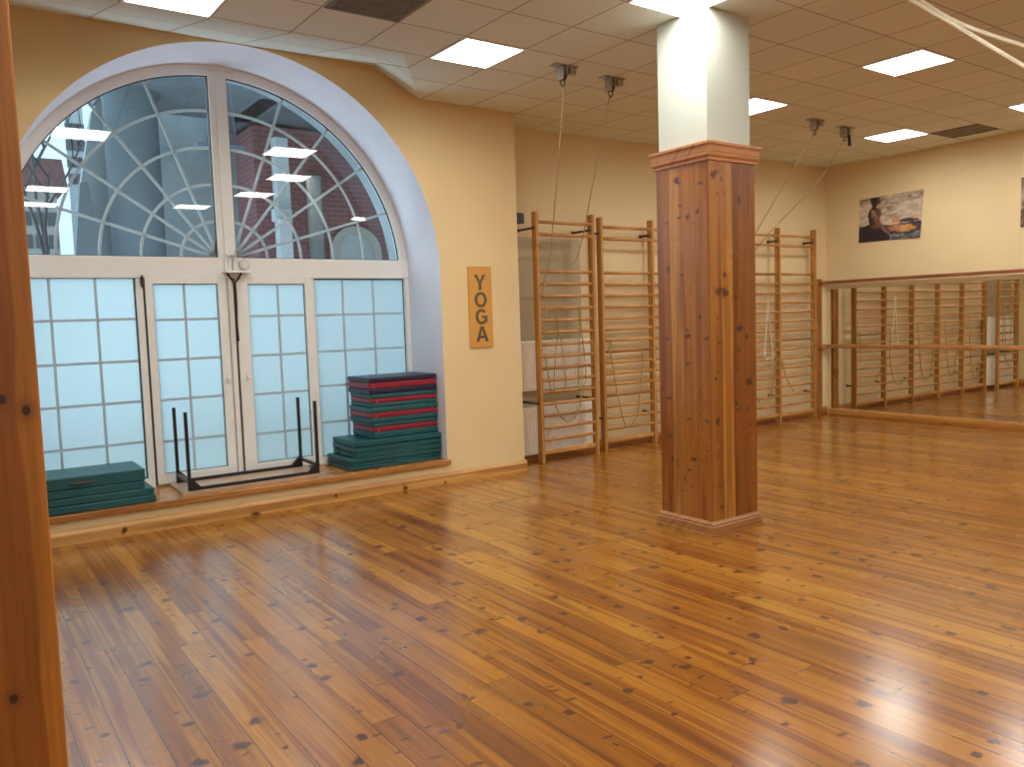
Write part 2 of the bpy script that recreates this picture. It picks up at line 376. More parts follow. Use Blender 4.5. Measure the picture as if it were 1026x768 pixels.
def single(name, mb, mat, label, cat, group=None):
    """a thing that is one mesh, origin at its base"""
    c = centre(mb); bmesh.ops.translate(mb.b, verts=mb.b.verts, vec=-c)
    o = build(name, mb, mat); o.location = c; ROOT[o.name] = c
    return tag(o, label, cat, group)
def catmull(pts, k=6):
    P = [Vector(p) for p in pts]; out = []
    for i in range(len(P)-1):
        p0 = P[max(i-1,0)]; p1 = P[i]; p2 = P[i+1]; p3 = P[min(i+2,len(P)-1)]
        for j in range(k):
            t = j/k
            out.append(0.5*((2*p1)+(-p0+p2)*t+(2*p0-5*p1+4*p2-p3)*t*t+(-p0+3*p1-3*p2+p3)*t**3))
    out.append(P[-1]); return out

# ================================================================== THE ROOM
struct('floor', MB().box(XL, XM+0.1, YB, YR+0.02, -0.1, 0.0), M['floor'], 'varnished knotty pine plank floor', 'floor')

# window wall with arched opening
mb = MB(); b = mb.b
N = 48
xl, xr = AX-AR, AX+AR
arch = [(AX - AR*math.cos(PI*i/N), AZ + AR*math.sin(PI*i/N)) for i in range(N+1)]
YO = 8.72
zsb = ZS-0.05
for (x0, x1, z0, z1) in ((XL, xl, 0, ZT), (xr, XK, 0, ZT), (xl, xr, 0, zsb)):
    mb.quad((x0,YW,z0),(x1,YW,z0),(x1,YW,z1),(x0,YW,z1))
for i in range(N):
    (xa, za), (xb, zb) = arch[i], arch[i+1]
    mb.quad((xa,YW,za),(xb,YW,zb),(xb,YW,ZT+0.02),(xa,YW,ZT+0.02))
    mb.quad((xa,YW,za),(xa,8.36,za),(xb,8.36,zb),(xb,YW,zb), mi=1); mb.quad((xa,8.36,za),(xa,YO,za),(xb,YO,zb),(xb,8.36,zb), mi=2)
    mb.quad((xa,YO,za),(xb,YO,zb),(xb,YO,ZT+0.3),(xa,YO,ZT+0.3))
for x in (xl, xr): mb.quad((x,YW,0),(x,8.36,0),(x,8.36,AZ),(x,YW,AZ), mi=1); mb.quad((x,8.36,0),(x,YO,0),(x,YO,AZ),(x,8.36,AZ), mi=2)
mb.quad((xl,YW,zsb),(xr,YW,zsb),(xr,YO,zsb),(xl,YO,zsb))
mb.quad((xl,YO,0),(xr,YO,0),(xr,YO,zsb),(xl,YO,zsb))
mb.quad((XK,YW,0),(XK,YO,0),(XK,YO,ZT),(XK,YW,ZT))
mb.quad((XL,YO,0),(xl,YO,0),(xl,YO,ZT+0.3),(XL,YO,ZT+0.3)); mb.quad((xr,YO,0),(XK,YO,0),(XK,YO,ZT+0.3),(xr,YO,ZT+0.3))
mb.quad((XL,YW,ZT),(XK,YW,ZT),(XK,YO,ZT),(XL,YO,ZT))
bmesh.ops.remove_doubles(b, verts=b.verts, dist=1e-4)
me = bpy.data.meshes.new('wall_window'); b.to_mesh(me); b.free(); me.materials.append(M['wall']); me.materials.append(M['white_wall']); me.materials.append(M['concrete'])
wo = bpy.data.objects.new('wall_window', me); COL.objects.link(wo); tag(wo, 'yellow cream wall with arched window opening and white reveal', 'wall', kind='structure')

struct('wall_recess', MB().box(XK, XM, YR, YR+0.3, 0, ZC+0.3), M['wall_light'], 'cream wall behind the wall bars', 'wall')
struct('wall_right', MB().box(XM, XM+0.2, YB, YR+0.3, 0, ZC+0.3), M['wall_light'], 'cream wall carrying the mirror and pictures', 'wall')
struct('wall_left', MB().box(XL-0.2, XL, YB, YW+0.8, 0, ZC+0.4), M['white_wall'], 'white wall on the left out of frame', 'wall')
struct('wall_rear', MB().box(XL, XM, YB-0.2, YB, 0, ZC+0.3), M['white_wall'], 'white wall behind the viewer', 'wall')
struct('trim_panel', MB().box(XK+0.02, 6.785, YR-0.012, YR-0.001, 0.03, 2.73, 0.002), M['panelboard'], 'glossy grey beige panel on the wall behind the first wall bars', 'wall panel')

# ceiling with raised strip in front of the arch
mb = MB(); YFD = 6.36
mb.b.faces.new([mb.b.verts.new(p) for p in ((XL,YB,ZC),(XM,YB,ZC),(XM,YR,ZC),(XK,YR,ZC),(XK,YW,ZC),(4.237,YW,ZC),(3.42,YFD,ZC),(XL,YFD,ZC))])
mb.quad((XL,YFD,ZC),(3.42,YFD,ZC),(3.711,YW,ZT-0.012),(XL,YW,ZT-0.012))
mb.b.faces.new([mb.b.verts.new(p) for p in ((3.42,YFD,ZC),(4.237,YW,ZC),(3.711,YW,ZT-0.012))])
struct('ceiling', mb, M['ceiling'], 'suspended ceiling of square beige tiles, raised in front of the arch', 'ceiling')
struct('trim_light_blocker', MB().box(XL-0.2, XM+0.2, YB-0.2, 8.73, ZC+0.32, ZC+0.5), M['concrete_dark'], 'unseen slab added above the suspended ceiling to block light', 'slab')  # added slab, out of sight, keeps outside light from leaking in

# baseboards
BP = [(0, 0), (-0.024, 0), (-0.024, 0.085), (-0.016, 0.105), (-0.008, 0.12), (0, 0.122)]
mb = MB().poly_extrude([(YW+p, z) for p, z in BP], 'x', XL, XK+0.024)
struct('baseboard_window', mb, M['pine_x'], 'pale pine skirting below the window sill', 'baseboard')
mb = MB().poly_extrude([(XK-p, z) for p, z in BP], 'y', YW, YR)
struct('baseboard_pier', mb, M['pine_y'], 'short pine skirting around the wall corner', 'baseboard')
mb = MB().poly_extrude([(YR+p, z) for p, z in BP], 'x', XK, XM)
struct('baseboard_recess', mb, M['moulding'], 'brown pine skirting behind the wall bars', 'baseboard')
mb = MB().box(0.36, 4.43, 7.525, 8.40, zsb, ZS, 0.006)
struct('trim_sill', mb, M['sill_x'], 'deep varnished pine window sill', 'window sill')

# ================================================================== WINDOW
win = thing('window_1', (AX, YF, ZS), 'large white arched window with fanlight and frosted side lights', 'window', kind='structure')
R1 = 1.914
mb = MB(); b = mb.b
yf0, yf1 = YF-0.035, YF+0.035
ZTB, ZTT = 2.235, 2.435   # transom
def ring_seg(mb, r0, r1, cx, cz, a0, a1, n, y0, y1):
    prev = None
    for i in range(n+1):
        a = a0+(a1-a0)*i/n; c, s_ = math.cos(a), math.sin(a)
        vs = [mb.b.verts.new((cx+r*c, y, cz+r*s_)) for r, y in ((r0,y0),(r1,y0),(r1,y1),(r0,y1))]
        if prev:
            for k in range(4): mb.b.faces.new((prev[k], prev[(k+1)%4], vs[(k+1)%4], vs[k]))
        else: mb.b.faces.new(vs)
        prev = vs
    mb.b.faces.new(prev[::-1])
ring_seg(mb, R1, AR+0.01, AX, AZ, 0.0, PI, 64, yf0, yf1)
build('arch_frame', mb, M['upvc'], win)
build('jamb', MB().box(xl-0.01, xl+0.085, yf0+0.001, yf1+0.001, ZS, AZ+0.02), M['upvc'], win)
build('jamb', MB().box(xr-0.045, xr+0.01, yf0+0.001, yf1+0.001, ZS, AZ+0.02), M['upvc'], win)
build('transom', MB().box(xl, xr, YF-0.045, YF+0.04, ZTB, ZTT, 0.006), M['upvc'], win)
mx0, mx1 = 2.315, 2.488
build('mullion', MB().box(mx0, mx1, YF-0.045, YF+0.04, ZTT, AZ+AR-0.05, 0.006).box(mx0+0.055, mx1-0.05, YF-0.065, YF-0.04, ZTT, AZ+AR-0.06, 0.006), M['upvc'], win)
build('post', MB().box(1.545, 1.605, yf0, yf1, ZS, ZTB), M['upvc'], win)
build('post', MB().box(3.245, 3.282, yf0, yf1, ZS, ZTB), M['upvc'], win)
build('post', MB().box(2.375, 2.455, YF-0.015, yf1, ZS, ZTB).box(2.385, 2.43, YF-0.06, YF-0.012, ZS, ZTB, 0.004), M['upvc'], win)
build('sill_bar', MB().box(xl, 1.60, yf0-0.002, yf1-0.002, ZS, 0.345).box(3.245, xr, yf0-0.002, yf1-0.002, ZS, 0.335).box(1.6, 3.245, YF-0.01, yf1, ZS, 0.285), M['upvc'], win)
def arch_x(z): return math.sqrt(max(0, (R1+0.02)**2-(z-AZ)**2))
def fan_glass(side):
    mb = MB(); xs0 = mx1 if side > 0 else mx0; n = 40
    pts = []
    if side > 0:
        a0 = math.asin((ZTT-AZ)/R1); a1 = math.acos((mx1-AX)/R1)
        pts = [(mx1-0.01, ZTT-0.01)] + [(AX+(R1+0.01)*math.cos(a0+(a1-a0)*i/n), AZ+(R1+0.01)*math.sin(a0+(a1-a0)*i/n)) for i in range(n+1)]
    else:
        a0 = PI-math.acos((AX-mx0)/R1); a1 = PI-math.asin((ZTT-AZ)/R1)
        pts = [(mx0+0.01, ZTT-0.01)] + [(AX+(R1+0.01)*math.cos(a0+(a1-a0)*i/n), AZ+(R1+0.01)*math.sin(a0+(a1-a0)*i/n)) for i in range(n+1)]
    mb.b.faces.new([mb.b.verts.new((x, YF, z)) for x, z in pts])
    build('fan_pane', mb, M['glass'], win)
    # black seal round the pane
    sx = mx1 if side > 0 else mx0
    mb = MB().box(min(sx, sx+side*0.012), max(sx, sx+side*0.012), YF-0.012, YF+0.012, ZTT, AZ+math.sqrt(R1**2-(sx-AX)**2))
    mb.box(min(sx, AX+side*R1*0.995), max(sx, AX+side*R1*0.995), YF-0.012, YF+0.012, ZTT-0.002, ZTT+0.008)
    a_lo, a_hi = (a0, a1)
    ring_seg(mb, R1-0.008, R1+0.004, AX, AZ, a_lo, a_hi, 32, YF-0.012, YF+0.012)
    build('seal_or_gap', mb, M['gasket'], win)
    # fan muntins
    cx = mx1-0.02 if side > 0 else mx0+0.02; cz = ZTT
    mb = MB()
    for a in (17.0, 34.5, 52.0, 70.0):
        a = math.radians(a); d = (side*math.cos(a), math.sin(a))
        # length to the arch circle
        ox, oz = cx-AX, cz-AZ; B = ox*d[0]+oz*d[1]; Cc = ox*ox+oz*oz-R1*R1
        t = -B+math.sqrt(B*B-Cc)
        nx, nz_ = -d[1]*0.0135, d[0]*0.0135
        p = [(cx-nx+d[0]*0.05, cz-nz_+d[1]*0.05), (cx+nx+d[0]*0.05, cz+nz_+d[1]*0.05), (cx+d[0]*t+nx, cz+d[1]*t+nz_), (cx+d[0]*t-nx, cz+d[1]*t-nz_)]
        mb.poly_extrude(p, 'y', YF+0.008, YF+0.016)
    for r in (0.355, 0.712, 1.066, 1.42):
        # keep only the part inside the arch
        angs = [a/100*PI/2 for a in range(0, 101)]
        ok = [a for a in angs if (cx+side*r*math.cos(a)-AX)**2+(cz+r*math.sin(a)-AZ)**2 < (R1+0.005)**2]
        if len(ok) > 2:
            A0, A1 = ok[0], ok[-1]
            if side > 0: ring_seg(mb, r-0.0135, r+0.0135, cx, cz, A0, A1, 28, YF+0.009, YF+0.017)
            else: ring_seg(mb, r-0.0135, r+0.0135, cx, cz, PI-A1, PI-A0, 28, YF+0.009, YF+0.017)
    build('fan_muntin', mb, M['muntin'], win)
fan_glass(1); fan_glass(-1)
def frosted(parent, x0, x1, z0, z1, vs, hs, y=YF):
    fp = build('frosted_pane', MB().box(x0-0.01, x1+0.01, y-0.003, y+0.003, z0-0.01, z1+0.01), M['frost'], parent)
    mb = MB()
    for v in vs: mb.box(v-0.0125, v+0.0125, y-0.0075, y-0.0045, z0, z1)
    for h in hs: mb.box(x0, x1, y-0.0078, y-0.0048, h-0.0125, h+0.0125)
    build('muntin_grid', mb, M['muntin_frost'], fp)
    mb = MB().box(x0-0.004, x0+0.005, y-0.014, y+0.01, z0, z1).box(x1-0.006, x1+0.004, y-0.014, y+0.01, z0, z1)
    mb.box(x0, x1, y-0.014, y+0.01, z1-0.006, z1+0.004).box(x0, x1, y-0.014, y+0.01, z0-0.004, z0+0.005)
    build('seal_or_gap', mb, M['gasket'], fp)
frosted(win, 0.475, 1.537, 0.35, 2.237, (0.837, 1.208), (1.856, 1.463, 1.081, 0.695))
frosted(win, 3.283, 4.345, 0.335, 2.226, (3.612, 3.971), (1.847, 1.46, 1.09, 0.698))
build('hinge', MB().box(1.585, 1.612, YF-0.07, YF-0.03, 2.165, 2.245, 0.004).cyl((1.600,YF-0.06,2.15),(1.600,YF-0.06,2.26),0.010), M['gasket'], win, 'small black hinge')
def leaf(name, x0, x1, gx0, gx1, z0, z1, gz0, gz1, vx, hs, label, hx):
    d = thing(name, ((x0+x1)/2, YF, ZS), label, 'door', kind='structure')
    y0, y1 = YF-0.05, YF+0.02
    mb = MB().box(x0, gx0, y0, y1, z0, z1, 0.006).box(gx1, x1, y0, y1, z0, z1, 0.006)
    mb.box(gx0-0.004, gx1+0.004, y0+0.0005, y1, gz1, z1, 0.005).box(gx0-0.004, gx1+0.004, y0+0.0005, y1, z0, gz0, 0.005)
    build('door_frame', mb, M['upvc'], d)
    frosted(d, gx0, gx1, gz0, gz1, (vx,), hs, YF-0.012)
    mb = MB().box(hx-0.013, hx+0.013, y0-0.012, y0, 1.20, 1.29, 0.004).lathe((hx, y0-0.04, 1.245), [(0.012,0.03),(0.012,0.014),(0.02,0.008),(0.02,-0.006),(0.012,-0.01)], 16, 'y')
    build('door_handle', mb, M['upvc'], d)
    return d
d1 = leaf('door_1', 1.622, 2.372, 1.692, 2.288, 0.272, 2.262, 0.368, 2.18, 1.975, (1.84, 1.459, 1.077, 0.677), 'white glazed door leaf with frosted panes, left of the pair', 2.332)
d2 = leaf('door_2', 2.458, 3.243, 2.582, 3.175, 0.272, 2.262, 0.36, 2.177, 2.893, (1.854, 1.455, 1.06, 0.654), 'white glazed door leaf with frosted panes, right of the pair', 2.525)
build('seal_or_gap', MB().box(1.606, 1.621, YF-0.04, YF, ZS+0.01, 2.255), M['gasket'], win)  # dark strip painted in for the shaded gap beside the door leaf
build('seal_or_gap', MB().box(2.447, 2.457, YF-0.03, YF, ZS+0.01, 2.255), M['gasket'], win)

# bracket + strap hanging at the middle of the transom
sh = thing('window_bracket', (2.46, YF-0.05, 2.29), 'small white shelf with metal hook and glass disc at centre of window transom', 'bracket')
build('shelf', MB().box(2.345, 2.60, YF-0.16, YF-0.046, 2.282, 2.302, 0.004), M['upvc'], sh)
build('backplate', MB().box(2.36, 2.50, YF-0.075, YF-0.046, 2.302, 2.43, 0.004).box(2.385, 2.43, YF-0.10, YF-0.07, 2.302, 2.47, 0.004), M['upvc'], sh)
build('hook', MB().tube(catmull([(2.425,YF-0.11,2.30),(2.43,YF-0.12,2.40),(2.45,YF-0.13,2.475),(2.47,YF-0.12,2.50),(2.50,YF-0.11,2.45),(2.535,YF-0.10,2.425)]), 0.006).box(2.40,2.47,YF-0.14,YF-0.1,2.44,2.455,0.003), M['steel'], sh)
mb = MB(); mb.lathe((2.545, YF-0.10, 2.366), [(0.0,-0.012),(0.045,-0.012),(0.056,-0.004),(0.056,0.006),(0.0,0.01)], 28, 'y')
build('disc', mb, M['muntin'], sh, 'pale round disc')
st = thing('hanging_strap', (2.43, YF-0.1, 1.6), 'dark brown strap hanging in a Y from the window bracket', 'strap')
build('strap_loop', MB().tube([(2.362,YF-0.12,2.284),(2.40,YF-0.12,2.225),(2.437,YF-0.12,2.185),(2.47,YF-0.12,2.225),(2.505,YF-0.12,2.284)], 0.012, 8), M['strap'], st)
build('strap_tail', MB().tube(catmull([(2.435,YF-0.12,2.20),(2.437,YF-0.12,2.0),(2.432,YF-0.115,1.8),(2.437,YF-0.115,1.61)]), 0.0125, 8), M['strap'], st)

# ================================================================== PILLARS
def pillar(name, x0, x1, y0, y1, label, mat):
    t = thing(name, (x0, y0, 0), label, 'pillar')
    build('wood_cladding', MB().box(x0, x1, y0, y1, 0.0, 2.93, 0.004), mat, t)
    build('plaster_shaft', MB().box(x0+0.018, x1-0.03, y0+0.018, y1-0.02, 2.93, ZC-0.001, 0.004), M['pillar_white'], t, 'white painted upper shaft')
    build('crown_moulding', MB().square_sweep(x0, x1, y0, y1, [(0.0,2.885),(0.012,2.89),(0.012,2.912),(0.022,2.918),(0.026,2.93),(0.026,2.945),(0.028,2.955),(0.028,2.985),(0.032,3.0),(0.040,3.005),(0.040,3.024),(0.0,3.026)]), M['moulding'], t)
    build('base_moulding', MB().square_sweep(x0, x1, y0, y1, [(0.036,0.0),(0.036,0.012),(0.026,0.014),(0.026,0.07),(0.02,0.08),(0.022,0.092),(0.012,0.102),(0.008,0.108),(0.0,0.112)]), M['plinth'], t)
    return t
pillar('pillar', 4.8435, 5.3879, 4.2627, 4.8085, 'square knotty pine clad pillar with white plaster top in mid floor', M['pillar'])
pillar('pillar', -0.392, 0.152, 1.8, 2.344, 'dark orange pine clad pillar at the left foreground edge', M['near_pillar'])

# ================================================================== CEILING LIGHTS
rot = 0.017
def grid(i, j):
    x, y = (i+0.5)*0.613, (j+0.5)*0.603
    return 3.66+x*math.cos(rot)-y*math.sin(rot), 5.73+x*math.sin(rot)+y*math.cos(rot)
LL = [((-4,0),'square ceiling light panel cut by the top left frame edge'),
      ((0,0),'square ceiling light panel in front of the wall corner beside the arch'),
      ((1,-3),'square ceiling light panel touching the left face of the pillar top'),
      ((6,-3),'square ceiling light panel in right half of ceiling, largest right of the pillar'),
      ((6,0),'square ceiling light panel half hidden behind the pillar shaft'),
      ((11,0),'square ceiling light panel above the seated figure picture near far corner'),
      ((11,-3),'square ceiling light panel cut by the right frame edge'),
      ((-4,-7),'ceiling light panel out of frame at left, mirrored in window'),
      ((-4,-10),'ceiling light panel far behind viewer at left'),
      ((1,-6),'ceiling light panel above the viewer, right side'),
      ((0,-9),'ceiling light panel behind viewer at centre'),
      ((6,-6),'ceiling light panel out of frame at right, third row'),
      ((6,-10),'ceiling light panel behind viewer at right'),
      ((11,-6),'ceiling light panel out of frame by mirror wall, third row'),
      ((11,-10),'ceiling light panel behind viewer by mirror wall'),
      ((-6,-13),'added fill light panel in rear left corner'), ((-6,-17),'added fill light panel by rear wall at far left'),  # far left and rear panels from here: added, unseen, brighten the window wall
      ((12,-14),'added fill light panel by rear wall beside mirror wall'), ((-6,-4),'added fill light panel out of frame left of the foreground pillar')]
protoL = None
for (ij, lab) in LL:
    x, y = grid(*ij)
    if protoL is None:
        t = thing('ceiling_light', (0,0,0), lab, 'ceiling light', 'ceiling light panels')
        mb = MB(); h = 0.297; g = 0.284
        for a in ((-h,h,-h,-g),(-h,h,g,h),(-h,-g,-g,g),(g,h,-g,g)): mb.box(a[0],a[1],a[2],a[3],-0.012,-0.001)
        fr_ = build('frame', mb, M['upvc'], t)
        df_ = build('diffuser', MB().box(-g,g,-g,g,-0.009,-0.003), M['diffuser'], t)
        ld = bpy.data.lights.new('panel_lamp', 'AREA'); ld.shape = 'SQUARE'; ld.size = 0.54; ld.energy = 14.0; ld.spread = math.radians(165); ld.color = (1.0, 0.965, 0.89)
        lo = bpy.data.objects.new('panel_lamp', ld); COL.objects.link(lo); lo.parent = t; lo.location = (0, 0, -0.014)
        protoL = (t, fr_, df_, lo); r = t
    else:
        r = protoL[0].copy(); COL.objects.link(r)
        for ch in protoL[1:]:
            c = ch.copy(); COL.objects.link(c); c.parent = r
        r['label'] = lab
    r.location = (x, y, ZC); r.rotation_euler = (0,0,rot)

def vent(i, j, label):
    x, y = grid(i, j)
    t = thing('ceiling_vent', (x,y,ZC), label, 'vent')
    h = 0.295; mb = MB()
    for a in ((-h,h,-h,-h+.03),(-h,h,h-.03,h),(-h,-h+.03,-h,h),(h-.03,h,-h,h)): mb.box(x+a[0],x+a[1],y+a[2],y+a[3],ZC-0.012,ZC-0.001)
    build('frame', mb, M['vent'], t)
    mb = MB()
    for k in range(14):
        yy = y-0.255+k*0.039; mb.box(x-0.265,x+0.265,yy,yy+0.022,ZC-0.010,ZC-0.004)
    build('grille', mb, M['vent'], t)
    build('backing', MB().box(x-0.266,x+0.266,y-0.266,y+0.266,ZC-0.003,ZC-0.001), M['gasket'], t)
    return t
v1 = vent(-2, -1, 'dark square ceiling vent grille at top edge above the arch')
v2 = vent(12, -1, 'dark ceiling vent grille near the mirror wall')

# ================================================================== ceiling hooks and ropes
def hook(x, y, label):
    t = thing('ceiling_hook', (x,y,ZC), label, 'ceiling hook')
    build('plate', MB().box(x-0.13,x+0.13,y-0.05,y+0.05,ZC-0.012,ZC-0.001,0.003), M['steel'], t)
    mb = MB().box(x-0.055,x-0.035,y-0.045,y+0.045,ZC-0.13,ZC-0.01,0.004).box(x+0.0,x+0.012,y-0.04,y+0.04,ZC-0.11,ZC-0.01,0.003).box(x+0.05,x+0.12,y-0.03,y+0.03,ZC-0.07,ZC-0.012,0.004)
    br = build('bracket', mb, M['steel'], t)
    mb = MB().lathe((x-0.035,y,ZC-0.105), [(0.012,-0.01),(0.03,-0.01),(0.022,0.018),(0.03,0.04),(0.012,0.04)], 18, 'x')
    build('pulley', mb, M['darksteel'], br)
    build('ring', MB().tube([(x-0.02+0.025*math.cos(2*PI*k/16), y, ZC-0.155+0.03*math.sin(2*PI*k/16)) for k in range(16)], 0.006, 6, closed=True), M['darksteel'], br)
    return t
HG = 'pulley hooks on the ceiling'
hooks = [((4.855,5.957),'ceiling pulley hook farther left of the pair beside the pillar'),
         ((5.50,6.026),'ceiling pulley hook nearer the pillar, left of it'),
         ((8.899,6.134),'ceiling pulley hook right of the pillar, without dark tassel'),
         ((9.595,6.182),'ceiling pulley hook right of the pillar with dark hanging tassel')]
for (x,y), lab in hooks: hook(x,y,lab)
def rope(name, pts, r, mat, label, cat='rope', group=None, k=6, n=7, flat=1.0):
    return single(name, MB().tube(catmull(pts, k), r, n, flat=flat), M[mat], label, cat, group)
rope('pulley_rope', [(4.84,5.957,3.86),(4.93,6.1,3.6),(5.72,7.35,2.48),(5.87,7.68,2.16),(5.90,7.75,2.0),(5.95,7.755,1.87),(5.93,7.755,1.70)], 0.0065, 'rope', 'thin rope from leftmost ceiling hook down to first wall bars')
rope('pulley_rope', [(5.48,6.026,3.86),(5.58,6.26,3.6),(6.17,7.35,2.57),(6.18,7.58,2.34),(5.99,7.70,2.17),(5.89,7.745,2.12)], 0.0065, 'rope', 'thin rope from ceiling hook left of pillar, bending to first wall bars')
rope('pulley_rope', [(8.88,6.134,3.86),(8.86,6.25,3.7),(9.25,7.35,2.75),(9.355,7.84,2.2),(9.36,7.9195,2.152)], 0.0065, 'rope', 'thin rope from ceiling hook right of pillar, left one of two')
rope('pulley_rope', [(9.575,6.182,3.86),(9.53,6.25,3.72),(9.62,6.6,3.4),(9.52,7.3,2.8),(9.40,7.84,2.2),(9.41,7.9195,2.152)], 0.0065, 'rope', 'thin rope from tasselled ceiling hook crossing the wall bars')
rope('tassel', [(9.64,6.18,3.97),(9.66,6.17,3.90),(9.665,6.165,3.79)], [0.012+0.012*min(1,i/6) for i in range(13)], 'darksteel', 'dark tassel hanging from the last ceiling hook', 'tassel')
rope('thick_rope', [(7.30,-0.90,3.87),(7.1,-0.3,3.3),(6.7,0.8,2.9),(6.315,1.829,3.014),(6.162,2.201,3.221),(5.954,2.548,3.41),(5.775,2.877,3.625),(5.689,3.077,3.811),(5.625,3.195,3.955),(5.575,3.21,3.93),(5.583,3.16,3.86),(5.667,3.065,3.77),(5.773,2.876,3.595),(5.889,2.518,3.265),(6.026,2.147,2.951),(6.166,1.779,2.679),(6.6,0.6,2.45),(7.1,-0.4,3.2),(7.32,-0.88,3.86)], 0.0135, 'rope_thick', 'thick pale rope hanging in two strands at top right corner')
hook(5.57, 3.15, 'ceiling pulley hook above top right frame edge holding thick rope')
hook(7.34, -0.90, 'ceiling pulley hook out of frame at right holding thick rope')

# ================================================================== WALL BARS
RUNGS2 = [2.868, 2.722, 2.287, 2.143, 1.998, 1.853, 1.708, 1.565, 1.421, 1.277, 1.135, 0.992, 0.850, 0.708, 0.565, 0.418, 0.274, 0.126]
def wall_bars(xs, y, yb, label, nm='wall_bars', brz=(2.80, 0.72), darks=()):
    t = thing(nm, (xs[0], y, 0), label, 'wall bars', 'wooden wall bars')
    for x in xs:
        build('upright', MB().box(x-0.02, x+0.02, y-0.045, y+0.045, 0, 2.99, 0.005), M['ladder'], t)
        for bz in brz:
            build('wall_bracket', MB().box(x-0.034, x-0.021, y-0.02, yb, bz-0.014, bz+0.014, 0.003).box(x-0.06, x-0.012, yb-0.008, yb, bz-0.022, bz+0.022, 0.002), M['darksteel'], t)
    for i in range(len(xs)-1):
        for k, z in enumerate(RUNGS2):
            yy = y-0.012 if k > 1 else y-0.028
            m = M['rung_dark'] if (i, k) in darks else M['rung']
            if k == 17:
                build('rung', MB().box(xs[i]+0.018, xs[i+1]-0.018, y-0.02, y+0.02, z-0.03, z+0.025, 0.008), M['rung'], t)
            else:
                build('rung', MB().cyl((xs[i]+0.015, yy, z), (xs[i+1]-0.015, yy, z), 0.0205, 12), m, t)
    return t
wall_bars([5.852, 6.715], 7.80, YR-0.004, 'single bay wooden wall bars beside the corner in front of radiators', darks=((0,14),(0,10)))
wall_bars([6.995, 7.892, 8.789, 9.687, 10.584, 11.481], 7.959, YR-0.003, 'long five bay wooden wall bars behind the pillar', brz=(2.79, 0.42), darks=((0,9),(0,13),(4,9),(3,2)))

# ropes on the bars
YA = 7.765
rope('hanging_rope', [(6.06,YA,1.86),(6.10,YA-0.01,1.80),(6.12,YA,1.57),(6.08,YA,1.30),(6.04,YA,0.90),(6.10,YA,0.855),(6.22,YA,0.92),(6.17,YA,1.45),(6.13,YA,1.60),(6.11,YA,1.84)], 0.0065, 'rope_yellow', 'olive rope looped over first wall bars, long left loop')
rope('hanging_rope', [(6.44,YA,1.86),(6.46,YA,1.70),(6.46,YA,1.55),(6.42,YA,0.90),(6.45,YA,0.86),(6.54,YA,0.96),(6.53,YA,1.27),(6.49,YA,1.6),(6.475,YA,1.85)], 0.0065, 'rope_yellow', 'olive rope looped over first wall bars, long right loop')
rope('hanging_rope', [(5.92,YA,1.30),(5.93,YA,1.24),(5.95,YA,1.12),(5.99,YA,0.86)], 0.008, 'rope_yellow', 'short olive rope end beside left upright of first wall bars')
rope('hanging_rope', [(6.07,YA,0.76),(6.06,YA,0.68),(6.12,YA,0.56),(6.21,YA,0.48),(6.33,YA,0.49),(6.40,YA,0.58),(6.44,YA,0.66),(6.47,YA,0.86)], 0.009, 'rope_yellow', 'yellow rope sagging in a U low on first wall bars')
YB2 = 7.922
rope('hanging_rope', [(7.06,YB2,1.44),(7.09,YB2,1.30),(7.13,YB2,1.12),(7.20,YB2,0.74),(7.28,YB2,0.45),(7.36,YB2,0.28),(7.54,YB2,0.40),(7.61,YB2,0.75),(7.66,YB2,1.1),(7.67,YB2,1.43)], 0.008, 'rope_yellow', 'long slack olive rope on the bay next to the pillar, left of it')
rope('hanging_rope', [(7.08,YB2-0.01,1.44),(7.10,YB2-0.02,1.36),(7.06,YB2-0.01,1.27)], 0.012, 'rope_yellow', 'olive rope knot beside an upright left of the pillar')
rope('white_rope', [(10.30,YB2,1.02),(10.21,YB2,1.04),(10.24,YB2,1.4),(10.28,YB2,1.87),(10.30,YB2,1.89),(10.32,YB2,1.6),(10.40,YB2,1.03),(10.32,YB2,1.02)], 0.0085, 'rope_white', 'white rope hanging in a narrow triangle just right of the pillar')
rope('hanging_rope', [(10.53,YB2-0.03,1.36),(10.48,YB2-0.02,1.25),(10.46,YB2,0.93),(10.38,YB2,0.53),(10.24,YB2,0.38),(10.09,YB2,0.36),(10.02,YB2,0.44)], 0.0085, 'rope_yellow', 'yellow rope trailing low beside the white rope')
rope('hanging_rope', [(10.62,YB2,0.98),(10.66,YB2,0.84),(10.76,YB2,0.64),(10.92,YB2,0.47)], 0.008, 'rope_yellow', 'short olive rope slanting across the last wall bars bay')
rope('hanging_rope', [(11.38,YB2-0.01,1.31),(11.43,YB2-0.02,1.23),(11.37,YB2-0.02,1.17),(11.39,YB2-0.01,1.02),(11.42,YB2-0.02,0.96),(11.37,YB2-0.01,0.88)], 0.0085, 'rope_yellow', 'small yellow rope coils at the last upright by the corner')
rope('hanging_rope', [(8.05,YB2,1.44),(8.10,YB2,1.0),(8.25,YB2,0.45),(8.45,YB2,0.5),(8.60,YB2,1.44)], 0.008, 'rope_yellow', 'slack olive rope on second bay, seen in the mirror')
rope('hanging_rope', [(8.95,YB2,1.72),(9.0,YB2,1.1),(9.10,YB2,0.5),(9.35,YB2,0.4),(9.5,YB2,1.0),(9.55,YB2,1.44)], 0.008, 'rope_yellow', 'slack olive rope on third bay, seen in the mirror')

